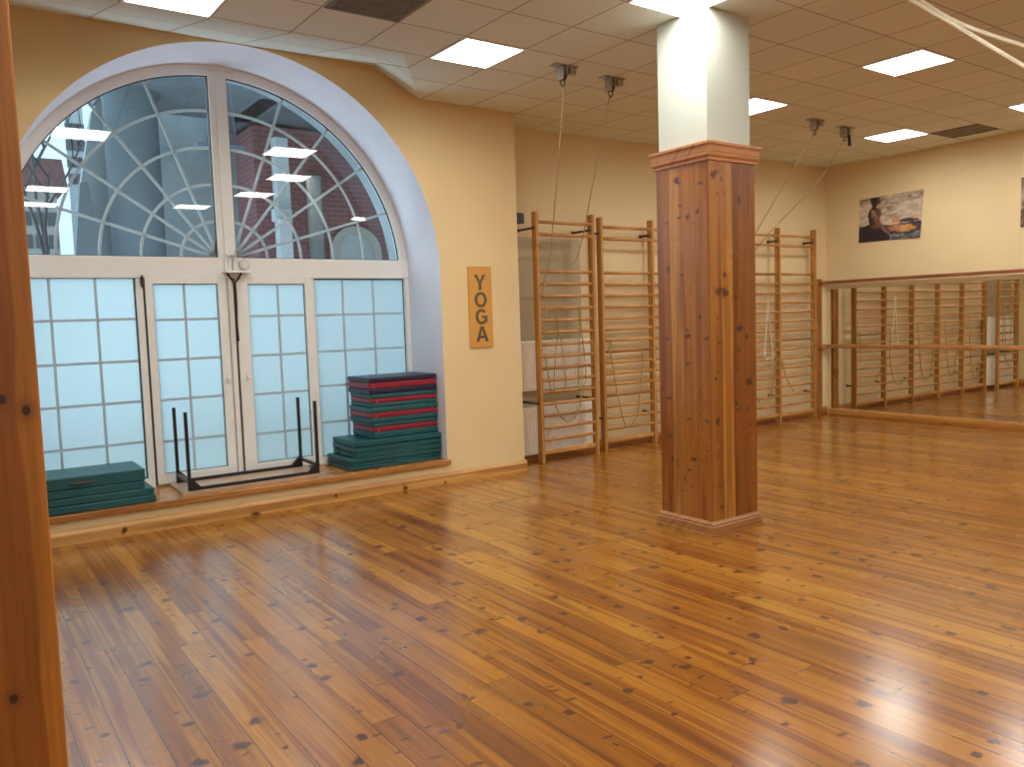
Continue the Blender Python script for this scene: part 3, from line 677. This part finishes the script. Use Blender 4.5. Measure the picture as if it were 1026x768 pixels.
# radiators
def radiator(z0, z1, label):
    x0, x1 = 5.52, 6.86; y0, y1 = 7.985, 8.06
    t = thing('radiator', ((x0+x1)/2, y1, z0), label, 'radiator', 'white panel radiators')
    mb = MB().box(x0, x1, y0+0.012, y1, z0, z1, 0.008)
    n = 38
    for k in range(n):
        xx = x0+0.03+(x1-x0-0.06)*k/n
        mb.box(xx, xx+0.022, y0, y0+0.014, z0+0.03, z1-0.03, 0.004, 1)
    build('panel', mb, M['radiator'], t)
    build('wall_mount', MB().box(x0+0.2,x0+0.24,y1,YR-0.012,z0+0.1,z1-0.1).box(x1-0.24,x1-0.2,y1,YR-0.012,z0+0.1,z1-0.1), M['radiator'], t)
    build('valve', MB().cyl((x1+0.0,y0+0.045,z0+0.05),(x1+0.05,y0+0.045,z0+0.05),0.014).lathe((x1+0.06,y0+0.045,z0+0.05),[(0.015,-0.01),(0.02,0.0),(0.02,0.03),(0.012,0.035)],14,'x'), M['upvc'], t)
radiator(0.86, 1.465, 'white ribbed panel radiator, upper of two behind first wall bars')
radiator(0.075, 0.66, 'white ribbed panel radiator, lower of two near the floor')
sp = thing('wall_speaker', (5.83, YR, 2.88), 'small black speaker box high on the wall beside the corner', 'speaker')
build('case', MB().box(5.745, 5.855, YR-0.11, YR-0.02, 2.875, 3.0, 0.012), M['black'], sp)
build('mount', MB().box(5.78, 5.82, YR-0.03, YR, 2.91, 2.96, 0.004), M['darksteel'], sp)

# ================================================================== MIRROR, BARRE, PICTURES
mi = thing('wall_mirror', (XM, 5.0, 0.1), 'long frameless wall mirror reflecting the wall bars', 'mirror')
def mirror_panel(y0, y1, tilt):
    mb = MB().box(-0.006, 0.0, -(y1-y0)/2+0.0015, (y1-y0)/2-0.0015, 0, 1.96, 0.001, 1)
    bmesh.ops.rotate(mb.b, verts=mb.b.verts, cent=(0,0,0), matrix=Matrix.Rotation(tilt, 3, 'Z'))
    bmesh.ops.translate(mb.b, verts=mb.b.verts, vec=(XM-0.012, (y0+y1)/2, 0.095))
    build('mirror_panel', mb, M['mirror'], mi)
mirror_panel(5.46, 8.02, 0.0); mirror_panel(2.9, 5.46, 0.0035); mirror_panel(0.6, 2.9, -0.002)
single('mirror_base_beam', MB().box(XM-0.13, XM-0.001, 0.3, 8.0, 0.0, 0.095, 0.008), M['pine_y'], 'long pine beam on the floor below the mirror', 'beam')
ba = thing('ballet_barre', (11.8, 8.05, 0), 'brown wooden ballet barre with two rails before the mirror', 'barre')
build('post', MB().box(11.735, 11.885, 8.078, YR-0.001, 0, 2.225, 0.006), M['pillar'], ba)
build('rail', MB().box(XM-0.10, XM-0.045, 0.3, 8.06, 2.14, 2.19, 0.01).box(11.80,XM-0.045,8.035,8.078,2.14,2.19,0.01), M['rail_dark'], ba, 'dark upper rail')
build('rail', MB().box(XM-0.10, XM-0.045, 0.3, 8.06, 1.095, 1.15, 0.01).box(11.80,XM-0.045,8.035,8.078,1.092,1.15,0.01), M['rail_mid'], ba, 'lighter middle rail')
for yy in (7.9, 5.9, 3.9, 1.9):
    build('rail_bracket', MB().cyl((XM-0.06,yy,2.165),(XM,yy,2.165),0.012), M['darksteel'], ba)

def inpoly(x, y, P):
    c = False; j = len(P)-1
    for i in range(len(P)):
        if (P[i][1] > y) != (P[j][1] > y) and x < (P[j][0]-P[i][0])*(y-P[i][1])/(P[j][1]-P[i][1])+P[i][0]: c = not c
        j = i
    return c
def lerp3(a, b, t): t = max(0, min(1, t)); return tuple(a[i]*(1-t)+b[i]*t for i in range(3))
HEAD = [(0.185,0.985),(0.20,0.995),(0.26,1.0),(0.315,0.985),(0.33,0.95),(0.345,0.90),(0.35,0.865),(0.335,0.85),(0.325,0.83),(0.30,0.835),(0.285,0.815),(0.27,0.77),(0.21,0.76),(0.205,0.83),(0.185,0.89)]
HAIR = [(0.175,0.98),(0.20,1.0),(0.28,1.0),(0.30,0.975),(0.275,0.94),(0.27,0.885),(0.24,0.85),(0.20,0.86),(0.18,0.91)]
TORSO = [(0.215,0.79),(0.275,0.79),(0.29,0.74),(0.34,0.71),(0.365,0.64),(0.36,0.58),(0.335,0.50),(0.34,0.42),(0.37,0.33),(0.28,0.26),(0.17,0.33),(0.16,0.45),(0.145,0.57),(0.155,0.69),(0.185,0.745)]
ARM = [(0.20,0.73),(0.25,0.71),(0.28,0.62),(0.32,0.50),(0.36,0.42),(0.44,0.27),(0.52,0.17),(0.50,0.13),(0.45,0.15),(0.38,0.25),(0.31,0.37),(0.25,0.47),(0.20,0.60)]
LEGS = [(0.0,0.0),(0.0,0.24),(0.06,0.34),(0.15,0.395),(0.24,0.38),(0.33,0.33),(0.40,0.22),(0.50,0.10),(0.52,0.04),(0.50,0.0)]
def paint_a(s, t):
    n = mnoise.fractal(Vector((s*3.2, t*7, 1.3)), 0.9, 2.1, 5); n2 = mnoise.fractal(Vector((s*9, t*16, 4.1)), 0.9, 2.1, 4)
    c = lerp3((0.56,0.45,0.33), (0.22,0.14,0.085), 0.35+n*0.9+0.55*max(0,t-0.72)*3)
    c = lerp3(c, (0.76,0.67,0.56), max(0, n2*0.9+0.05)+0.25*max(0, 1-abs(t-0.55)*4))
    if t < 0.36+0.05*n+0.08*max(0, s-0.6):    # dark sea and rocks
        c = lerp3((0.022,0.013,0.025), (0.075,0.04,0.055), 0.5+n2)
    q = ((s-0.70)/0.22)**2+((t-0.245-0.10*(0.7-s))/0.085)**2+n2*0.6
    if q < 1: c = lerp3((0.72,0.38,0.10) if s > 0.68 else (0.58,0.25,0.13), (0.25,0.10,0.06), q*0.8)
    q = ((s-0.60)/0.07)**2+((t-0.42)/0.05)**2+n2*0.5
    if q < 1: c = (0.62,0.27,0.14)
    q = ((s-0.80)/0.16)**2+((t-0.40)/0.045)**2+n2*0.6
    if q < 1: c = (0.05,0.035,0.07)
    q = ((s-0.92)/0.10)**2+((t-0.46)/0.05)**2+n2*0.5
    if q < 1: c = lerp3(c, (0.60,0.32,0.18), 0.7)
    if t < 0.13+0.04*n2 and s > 0.45: c = lerp3((0.05,0.05,0.055), (0.20,0.21,0.22), 0.4+n2*1.5)
    if inpoly(s, t, LEGS): c = lerp3((0.008,0.006,0.012), (0.035,0.02,0.028), 0.3+n2)
    if inpoly(s, t, TORSO): c = lerp3((0.014,0.007,0.007), (0.22,0.095,0.045), (s-0.19)*5+n2*0.6)
    if inpoly(s, t, ARM): c = lerp3((0.30,0.155,0.10), (0.10,0.045,0.03), 0.3+n2+(0.6-t)*0.8)
    if inpoly(s, t, HEAD): c = lerp3((0.03,0.012,0.01), (0.15,0.062,0.035), (s-0.24)*7+n2*0.4)
    if inpoly(s, t, HAIR): c = (0.012,0.009,0.012)
    return c
def paint_b(s, t):
    n = mnoise.fractal(Vector((s*3, t*6, 9.3)), 0.9, 2.1, 5); n2 = mnoise.fractal(Vector((s*9, t*14, 2.1)), 0.9, 2.1, 4)
    c = lerp3((0.55,0.45,0.36), (0.20,0.14,0.10), 0.4+n+0.3*t)
    if t < 0.45+0.2*n: c = lerp3((0.03,0.02,0.035), (0.30,0.14,0.07), 0.3+n2)
    return c
def picture(name, pts, fn, label, cat='picture', nx=150, nz=104):
    """pts: corners (y,z) top-left, top-right, bottom-right, bottom-left as seen from the room"""
    bm = bmesh.new(); lay = bm.loops.layers.float_color.new('paint'); grid_ = []
    tl, tr, br, bl = [Vector((p[0], p[1])) for p in pts]
    for j in range(nz+1):
        row = []
        for i in range(nx+1):
            s, t = i/nx, j/nz
            p = (bl*(1-s)+br*s)*(1-t)+(tl*(1-s)+tr*s)*t
            curl = 0.018*(abs(s-0.5)*2)**4*(1-t)**2 + 0.006*math.sin(s*PI*3)*(1-t)
            row.append((bm.verts.new((XM-0.006-max(0,curl), p.x, p.y)), s, t))
        grid_.append(row)
    for j in range(nz):
        for i in range(nx):
            q = [grid_[j][i], grid_[j][i+1], grid_[j+1][i+1], grid_[j+1][i]]
            f = bm.faces.new([a[0] for a in q]); f.smooth = True
            for lp, a in zip(f.loops, q):
                c = fn(a[1], a[2]); lp[lay] = (max(0,c[0]), max(0,c[1]), max(0,c[2]), 1)
    mb = MB(); mb.b.free(); mb.b = bm
    return single(name, mb, M['paint'], label, cat)
picture('picture', [(7.515,3.43),(6.49,3.45),(6.535,2.75),(7.525,2.762)], paint_a, 'unframed painting print of a seated figure before a cloudy sky')
picture('picture', [(5.165,3.405),(4.14,3.41),(4.14,2.74),(5.16,2.742)], paint_b, 'second painting print barely showing at the right frame edge', nx=60, nz=40)

# ================================================================== YOGA SIGN
sg = thing('yoga_sign', (4.895, YW, 1.438), 'vertical orange board sign reading YOGA in dark letters', 'sign')
build('board', MB().box(4.742, 5.044, YW-0.016, YW-0.001, 1.438, 2.324, 0.003), M['sign'], sg)
yl = YW-0.0195
def letter(kind, cx, cz, w, h, t):
    mb = MB(); y0, y1 = yl, YW-0.0155
    L, R_, B, T = cx-w/2, cx+w/2, cz-h/2, cz+h/2
    def P(pts): mb.poly_extrude(pts, 'y', y0, y1)
    if kind == 'Y':
        P([(L,T),(L+t*1.15,T),(cx,cz+0.055*h),(cx,cz-0.12*h),(cx-t/2,cz-0.06*h)]); P([(R_,T),(cx+t/2,cz-0.06*h),(cx,cz-0.12*h),(cx,cz+0.055*h),(R_-t*1.15,T)])
        P([(cx-t/2,B),(cx+t/2,B),(cx+t/2,cz-0.05*h),(cx-t/2,cz-0.05*h)])
    def arc(a0, a1, n=28):
        prev = None
        for i in range(n+1):
            a = math.radians(a0+(a1-a0)*i/n)
            o = (cx+w/2*math.cos(a), cz+h/2*math.sin(a)); q = (cx+(w/2-t)*math.cos(a), cz+(h/2-t*0.85)*math.sin(a))
            if prev: P([prev[0], o, q, prev[1]])
            prev = (o, q)
    if kind == 'O': arc(0, 360, 40)
    if kind == 'G':
        arc(40, 318, 32); P([(R_-t,B+0.13*h),(R_,B+0.13*h),(R_,cz+0.06*h),(R_-t,cz+0.06*h)]); P([(cx+0.02*w,cz-0.08*h),(R_-t,cz-0.08*h),(R_-t,cz+0.06*h),(cx+0.02*w,cz+0.06*h)])
    if kind == 'A':
        P([(L,B),(L+t,B),(cx+0.02*w,T-0.16*h),(cx-t*0.0,T),(cx-t*0.55,T)]); P([(R_,B),(cx+t*0.55,T),(cx-t*0.02,T),(cx-0.02*w,T-0.16*h),(R_-t,B)])
        P([(cx-w*0.3,B+0.22*h),(cx+w*0.3,B+0.22*h),(cx+w*0.22,B+0.40*h),(cx-w*0.22,B+0.40*h)])
    build('letter', mb, M['letter'], sg)
letter('Y', 4.890, 2.152, 0.150, 0.165, 0.036)
letter('O', 4.893, 1.962, 0.160, 0.170, 0.036)
letter('G', 4.896, 1.777, 0.155, 0.170, 0.036)
letter('A', 4.899, 1.588, 0.160, 0.168, 0.036)

# ================================================================== MATS ON THE SILL
def thin_mat(x0, x1, y0, y1, z0, z1, label, group, handle=None, rotz=0.0, piping=True):
    t = thing('exercise_mat', ((x0+x1)/2, (y0+y1)/2, z0), label, 'exercise mat', group)
    h = z1-z0; zm = (z0+z1)/2
    cv = build('cover', MB().box(x0, x1, y0, y1, z0+0.0008, z1-0.0008, min(0.014, h*0.3), 3), M['teal'], t)
    if piping:
        mb = MB()
        for zz in (z0+0.010, z1-0.010):
            mb.tube([(x0,y0,zz),(x1,y0,zz),(x1,y1,zz),(x0,y1,zz)], 0.0035, 6, closed=True)
        build('piping', mb, M['teal'], t)
    if handle:
        hx0, hx1 = handle
        build('handle', MB().tube(catmull([(hx0,y0+0.004,zm+0.004),(hx0+0.02,y0-0.012,zm),(hx0+0.07,y0-0.016,zm-0.003),(hx1-0.02,y0-0.012,zm),(hx1,y0+0.004,zm+0.004)]), 0.011, 8, flat=0.5), M['brown'], cv, 'brown carrying handle')
    t.rotation_euler = (0,0,rotz); return t
GL, GR = 'teal mats stacked at left end of sill', 'plain teal mats at the bottom of right stack'
thin_mat(0.43, 1.465, 7.575, 8.20, 0.254, 0.318, 'plain teal mat, lowest of the left stack on the sill', GL)
thin_mat(0.42, 1.455, 7.590, 8.20, 0.318, 0.380, 'plain teal mat, second from bottom of the left stack', GL, rotz=0.004)
thin_mat(0.43, 1.385, 7.600, 8.15, 0.380, 0.449, 'plain teal mat, second from top of the left stack', GL)
thin_mat(0.42, 1.395, 7.605, 8.17, 0.449, 0.552, 'thick teal mat with brown handle, topmost of left stack', GL, handle=(0.815,1.0), rotz=-0.006)
zz = ZS
for k, (x0, x1, y0, y1, h, lab, rz) in enumerate([
    (3.325,4.371,7.660,8.262,0.040,'wide teal mat, lowest of the right stack on the sill',0.0),
    (3.330,4.378,7.665,8.262,0.039,'wide teal mat, second from bottom of right stack',0.004),
    (3.322,4.368,7.658,8.255,0.042,'wide teal mat, third from bottom of right stack',-0.003),
    (3.395,4.394,7.662,8.262,0.055,'teal mat, fourth from bottom of right stack',0.0),
    (3.390,4.400,7.670,8.262,0.060,'teal mat, fifth from bottom of right stack',0.003),
    (3.392,4.396,7.662,8.258,0.056,'teal mat directly under the red striped mats',-0.003)]):
    thin_mat(x0, x1, y0, y1, zz, zz+h, lab, GR, rotz=rz); zz += h
def striped_mat(x0, x1, y0, y1, zs, mc, label, loop=None):
    t = thing('striped_mat', ((x0+x1)/2, (y0+y1)/2, zs[0]), label, 'exercise mat', 'red striped folding mats in right stack')
    for (za, zb, m, nm, ins) in ((zs[0], zs[1], mc, 'lower_layer', 0.0), (zs[1], zs[2], 'red', 'middle_layer', 0.003), (zs[2], zs[3], mc, 'upper_layer', -0.001)):
        ly = build(nm, MB().box(x0+ins, x1-ins, y0+ins, y1, za+0.0006, zb-0.0006, 0.012, 3), M[m], t, {'middle_layer': 'red middle layer'}.get(nm))
        if nm == 'middle_layer': mid = ly
    if loop:
        build('pull_tab', MB().tube(catmull([(loop,y0+0.004,zs[1]+0.03),(loop+0.015,y0-0.018,zs[1]+0.012),(loop+0.05,y0-0.016,zs[1]+0.02),(loop+0.06,y0+0.004,zs[1]+0.035)]), 0.008, 7, flat=0.5), M['red'], mid)
    build('zip_tag', MB().box(x0+0.05, x0+0.058, y0-0.004, y0+0.002, zs[1]-0.004, zs[1]+0.03, 0.001, 1), M['steel'], mid)
    return t
z0 = zz
striped_mat(3.632, 4.398, 7.725, 8.262, (z0, 0.613, 0.668, 0.711), 'teal', 'teal mat with red band, lowest of the four striped mats')
striped_mat(3.605, 4.398, 7.715, 8.262, (0.711, 0.762, 0.816, 0.872), 'teal', 'teal mat with red band and pull tab, second of striped mats', loop=3.86)
striped_mat(3.622, 4.398, 7.722, 8.262, (0.872, 0.915, 0.963, 1.009), 'teal', 'teal mat with red band directly under the navy mat')
striped_mat(3.600, 4.396, 7.718, 8.262, (1.009, 1.066, 1.130, 1.182), 'navy', 'navy mat with red band on top of the right stack')

# ================================================================== UPTURNED BENCH (black frame on a board)
be = thing('upturned_bench', (2.35, 7.95, ZS), 'upturned low bench, brown board with black steel legs, on sill', 'bench')
build('board', MB().poly_extrude([(1.70,7.64),(2.98,7.64),(3.08,8.24),(1.72,8.24)], 'z', ZS+0.001, ZS+0.026), M['board'], be)
zb = ZS+0.026; r = 0.0145
FL, FR, BL, BR = (1.775,7.70), (2.995,7.70), (1.79,8.20), (3.01,8.20)
for p in (FL, FR, BL, BR):
    h = 1.0 if p in (FL, FR) else 1.005
    build('leg', MB().box(p[0]-r, p[0]+r, p[1]-r, p[1]+r, zb, h, 0.003), M['black'], be)
def bar(a, b, z0=zb, th=r, nm='long_bar'):
    mb = MB(); d = (Vector(b)-Vector(a)).normalized(); n = Vector((-d.y, d.x))*th
    mb.poly_extrude([(a[0]+n.x,a[1]+n.y),(b[0]+n.x,b[1]+n.y),(b[0]-n.x,b[1]-n.y),(a[0]-n.x,a[1]-n.y)], 'z', z0, z0+2*th)
    build(nm, mb, M['black'], be)
bar(FL, FR); bar(BL, BR); bar(FL, BL, zb+0.07, 0.013, 'cross_bar'); bar(FR, BR, zb+0.07, 0.013, 'cross_bar')
for (p, sx) in ((FL,1),(FR,-1),(BL,1),(BR,-1)):
    build('gusset', MB().poly_extrude([(p[0]+sx*r,zb+2*r-0.002),(p[0]+sx*0.10,zb+2*r-0.002),(p[0]+sx*r,zb+0.12)], 'y', p[1]-0.014, p[1]+0.014), M['black'], be)

# floor hatch seam
fh = thing('floor_hatch', (4.43, 6.9, 0), 'floor hatch of pine boards flush with the floor by the wall corner', 'hatch')
build('hatch_gap', MB().box(4.13, 4.735, 6.40, 7.42, 0.0, 0.0008), M['gasket'], fh)
build('hatch_boards', MB().box(4.136, 4.729, 6.408, 7.412, 0.0, 0.0016), M['floor'], fh)

# ================================================================== OUTSIDE
struct('ground_outside', MB().box(-40, 45, 8.75, 70, -0.1, 0.0), M['pavement'], 'pale pavement outside the window', 'ground')
def single_box(name, dims, mat, label, cat, bev=0.0):
    return single(name, MB().box(*dims, bev), M[mat], label, cat)
single_box('brick_building', (4.60, 16.0, 14.0, 17.0, 0.0, 5.15), 'brick', 'dark red brick building seen through right half of the fanlight', 'building')
ar = thing('arched_window', (6.37, 14.0, 1.2), 'pale arched window in the brick building', 'window')
mb = MB(); ring_seg(mb, 0.36, 0.50, 6.37, 3.02, 0, PI, 24, 13.92, 13.998); mb.box(5.87,6.01,13.92,13.998,1.2,3.02).box(6.73,6.87,13.92,13.998,1.2,3.02)
build('surround', mb, M['render'], ar)
mb = MB(); mb.poly_extrude([(6.01,1.2),(6.73,1.2)]+[(6.37+0.36*math.cos(PI*i/20), 3.02+0.36*math.sin(PI*i/20)) for i in range(21)], 'y', 13.97, 13.99)
build('glazing', mb, M['pipe'], ar)
single_box('wall_pilaster', (5.50, 5.72, 13.85, 13.999, 0.0, 4.36), 'concrete', 'pale narrow pilaster on the brick building', 'pilaster')
wp = thing('white_post', (4.71, 13.0, 0), 'white square post in front of the brick building', 'post')
build('shaft', MB().box(4.60, 4.82, 12.95, 13.15, 0, 4.75, 0.01), M['pipe'], wp)
build('box', MB().box(4.48, 4.78, 12.80, 12.95, 3.40, 3.60, 0.02).box(4.52,4.74,12.70,12.8,3.36,3.44,0.02), M['pipe'], wp)
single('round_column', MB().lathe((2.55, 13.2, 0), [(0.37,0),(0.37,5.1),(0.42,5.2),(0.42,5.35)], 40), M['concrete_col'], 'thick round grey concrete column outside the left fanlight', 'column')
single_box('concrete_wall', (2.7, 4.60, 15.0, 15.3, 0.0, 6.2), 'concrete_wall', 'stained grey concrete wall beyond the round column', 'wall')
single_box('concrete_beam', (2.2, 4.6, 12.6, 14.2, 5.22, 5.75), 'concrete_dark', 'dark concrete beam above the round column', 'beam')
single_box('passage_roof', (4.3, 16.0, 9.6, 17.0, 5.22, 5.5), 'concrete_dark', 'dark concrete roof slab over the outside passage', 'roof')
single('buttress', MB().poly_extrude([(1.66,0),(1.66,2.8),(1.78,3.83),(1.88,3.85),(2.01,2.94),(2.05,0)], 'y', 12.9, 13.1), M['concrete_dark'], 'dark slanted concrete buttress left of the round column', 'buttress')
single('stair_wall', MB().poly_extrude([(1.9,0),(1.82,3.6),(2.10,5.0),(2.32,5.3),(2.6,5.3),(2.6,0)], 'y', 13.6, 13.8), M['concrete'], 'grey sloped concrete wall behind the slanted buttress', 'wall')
hl = thing('hanging_lamp', (3.46, 12.0, 4.3), 'dark horizontal lamp tube hanging outside behind the window mullion', 'lamp')
build('tube', MB().box(3.14, 3.80, 11.95, 12.05, 4.27, 4.34, 0.01), M['lampblue'], hl)
build('cable', MB().cyl((3.30,12,4.33),(3.38,12.0,6.0),0.008,6).cyl((3.70,12,4.33),(3.62,12.0,6.0),0.008,6), M['lampblue'], hl)
def far_building(x0, x1, y, z1, label, nw, nz_, mat='render', zl=1.5):
    t = thing('far_building', ((x0+x1)/2, y, 0), label, 'building')
    build('facade', MB().box(x0, x1, y, y+6, 0, z1), M[mat], t)
    for i in range(nw):
        for j in range(nz_):
            xx = x0+(i+0.5)*(x1-x0)/nw; zc = zl+(z1-0.5-zl)*(j+0.5)/nz_
            build('window_pane', MB().box(xx-0.11, xx+0.11, y-0.03, y+0.01, zc-0.17, zc+0.17), M['winglass_dark'], t)
    return t
far_building(1.9, 2.75, 24.0, 5.45, 'pale distant building with small dark windows behind bare tree', 3, 6)
far_building(3.95, 4.5, 31.0, 9.3, 'tall narrow pale tower with small windows far outside', 3, 4, 'pipe', 6.6)
single('red_roof', MB().poly_extrude([(1.8,5.46),(3.0,5.46),(2.9,6.15),(2.0,6.15)], 'y', 23.8, 30.2), M['roof'], 'dull red roof far outside behind the bare tree', 'roof')
mb = MB(); random.seed(3)
def branch(p, d, L, r, depth):
    q = p+d*L; mb.tube([p, p+d*L*0.5+Vector((random.uniform(-.04,.04),0,0))*L, q], [r, r*0.85, r*0.65], 6)
    if depth > 0:
        for k in range(3):
            nd = (d+Vector((random.uniform(-.75,.75), random.uniform(-.5,.5), random.uniform(-.05,.55)))).normalized()
            branch(q-d*L*random.uniform(0,0.3), nd, L*random.uniform(0.6,0.8), r*0.6, depth-1)
branch(Vector((2.05,20,0)), Vector((0,0,1)), 3.6, 0.07, 4)
single('bare_tree', mb, M['bark'], 'bare leafless tree outside the left end of fanlight', 'tree')

# ================================================================== WORLD + CAMERA
w = bpy.data.worlds.new('sky'); SC.world = w; w.use_nodes = True; nt = w.node_tree; nt.nodes.clear()
out = nt.nodes.new('ShaderNodeOutputWorld'); bg = nt.nodes.new('ShaderNodeBackground')
tc = nt.nodes.new('ShaderNodeTexCoord'); sp_ = nt.nodes.new('ShaderNodeSeparateXYZ'); rp = nt.nodes.new('ShaderNodeValToRGB')
nt.links.new(tc.outputs['Generated'], sp_.inputs[0]); nt.links.new(sp_.outputs[2], rp.inputs[0])
rp.color_ramp.elements[0].position = 0.0; rp.color_ramp.elements[0].color = (0.66, 0.86, 0.90, 1)
rp.color_ramp.elements[1].position = 0.6; rp.color_ramp.elements[1].color = (0.58, 0.78, 0.92, 1)
nt.links.new(rp.outputs[0], bg.inputs[0]); bg.inputs[1].default_value = 1.3
nt.links.new(bg.outputs[0], out.inputs[0])

sl = bpy.data.lights.new('overcast_sun', 'SUN'); sl.energy = 5.2; sl.angle = math.radians(120); sl.color = (0.80, 0.90, 1.0)
so = bpy.data.objects.new('overcast_sun', sl); COL.objects.link(so); so.location = (-8, 30, 20)
so.rotation_euler = Vector((0.65, -0.65, -0.45)).to_track_quat('-Z', 'Y').to_euler()
al = bpy.data.lights.new('pavement_bounce_fill', 'AREA'); al.shape = 'RECTANGLE'; al.size = 7.0; al.size_y = 3.0; al.energy = 330.0; al.color = (0.80, 0.90, 1.0)  # added area lamp in place of daylight bouncing off the pavement
ao = bpy.data.objects.new('pavement_bounce_fill', al); COL.objects.link(ao); ao.location = (1.5, 11.2, 0.06); ao.rotation_euler = (math.radians(180-12), 0, 0)
cam = bpy.data.cameras.new('camera'); co = bpy.data.objects.new('camera', cam); COL.objects.link(co)
cam.sensor_fit = 'HORIZONTAL'; cam.sensor_width = 36.0; cam.lens = 818.943/1026*36.0; cam.clip_start = 0.05; cam.clip_end = 300
yw, pt, rl = math.radians(34.9332), math.radians(-4.5031), math.radians(-1.8869)
F = Vector((math.sin(yw)*math.cos(pt), math.cos(yw)*math.cos(pt), math.sin(pt)))
Rv = Vector((math.cos(yw), -math.sin(yw), 0)); Uv = Rv.cross(F)
R2 = Rv*math.cos(rl)+Uv*math.sin(rl); U2 = -Rv*math.sin(rl)+Uv*math.cos(rl)
m = Matrix((R2, U2, -F)).transposed().to_4x4(); m.translation = Vector((0, 0, 1.74))
co.matrix_world = m; SC.camera = co

SC.view_settings.view_transform = 'Standard'; SC.view_settings.look = 'None'
SC.view_settings.exposure = 0.16; SC.view_settings.gamma = 1.06
SC.cycles.use_denoising = True
SC.cycles.max_bounces = 10; SC.cycles.diffuse_bounces = 5; SC.cycles.glossy_bounces = 5; SC.cycles.transparent_max_bounces = 12
SC.cycles.sample_clamp_indirect = 4.0
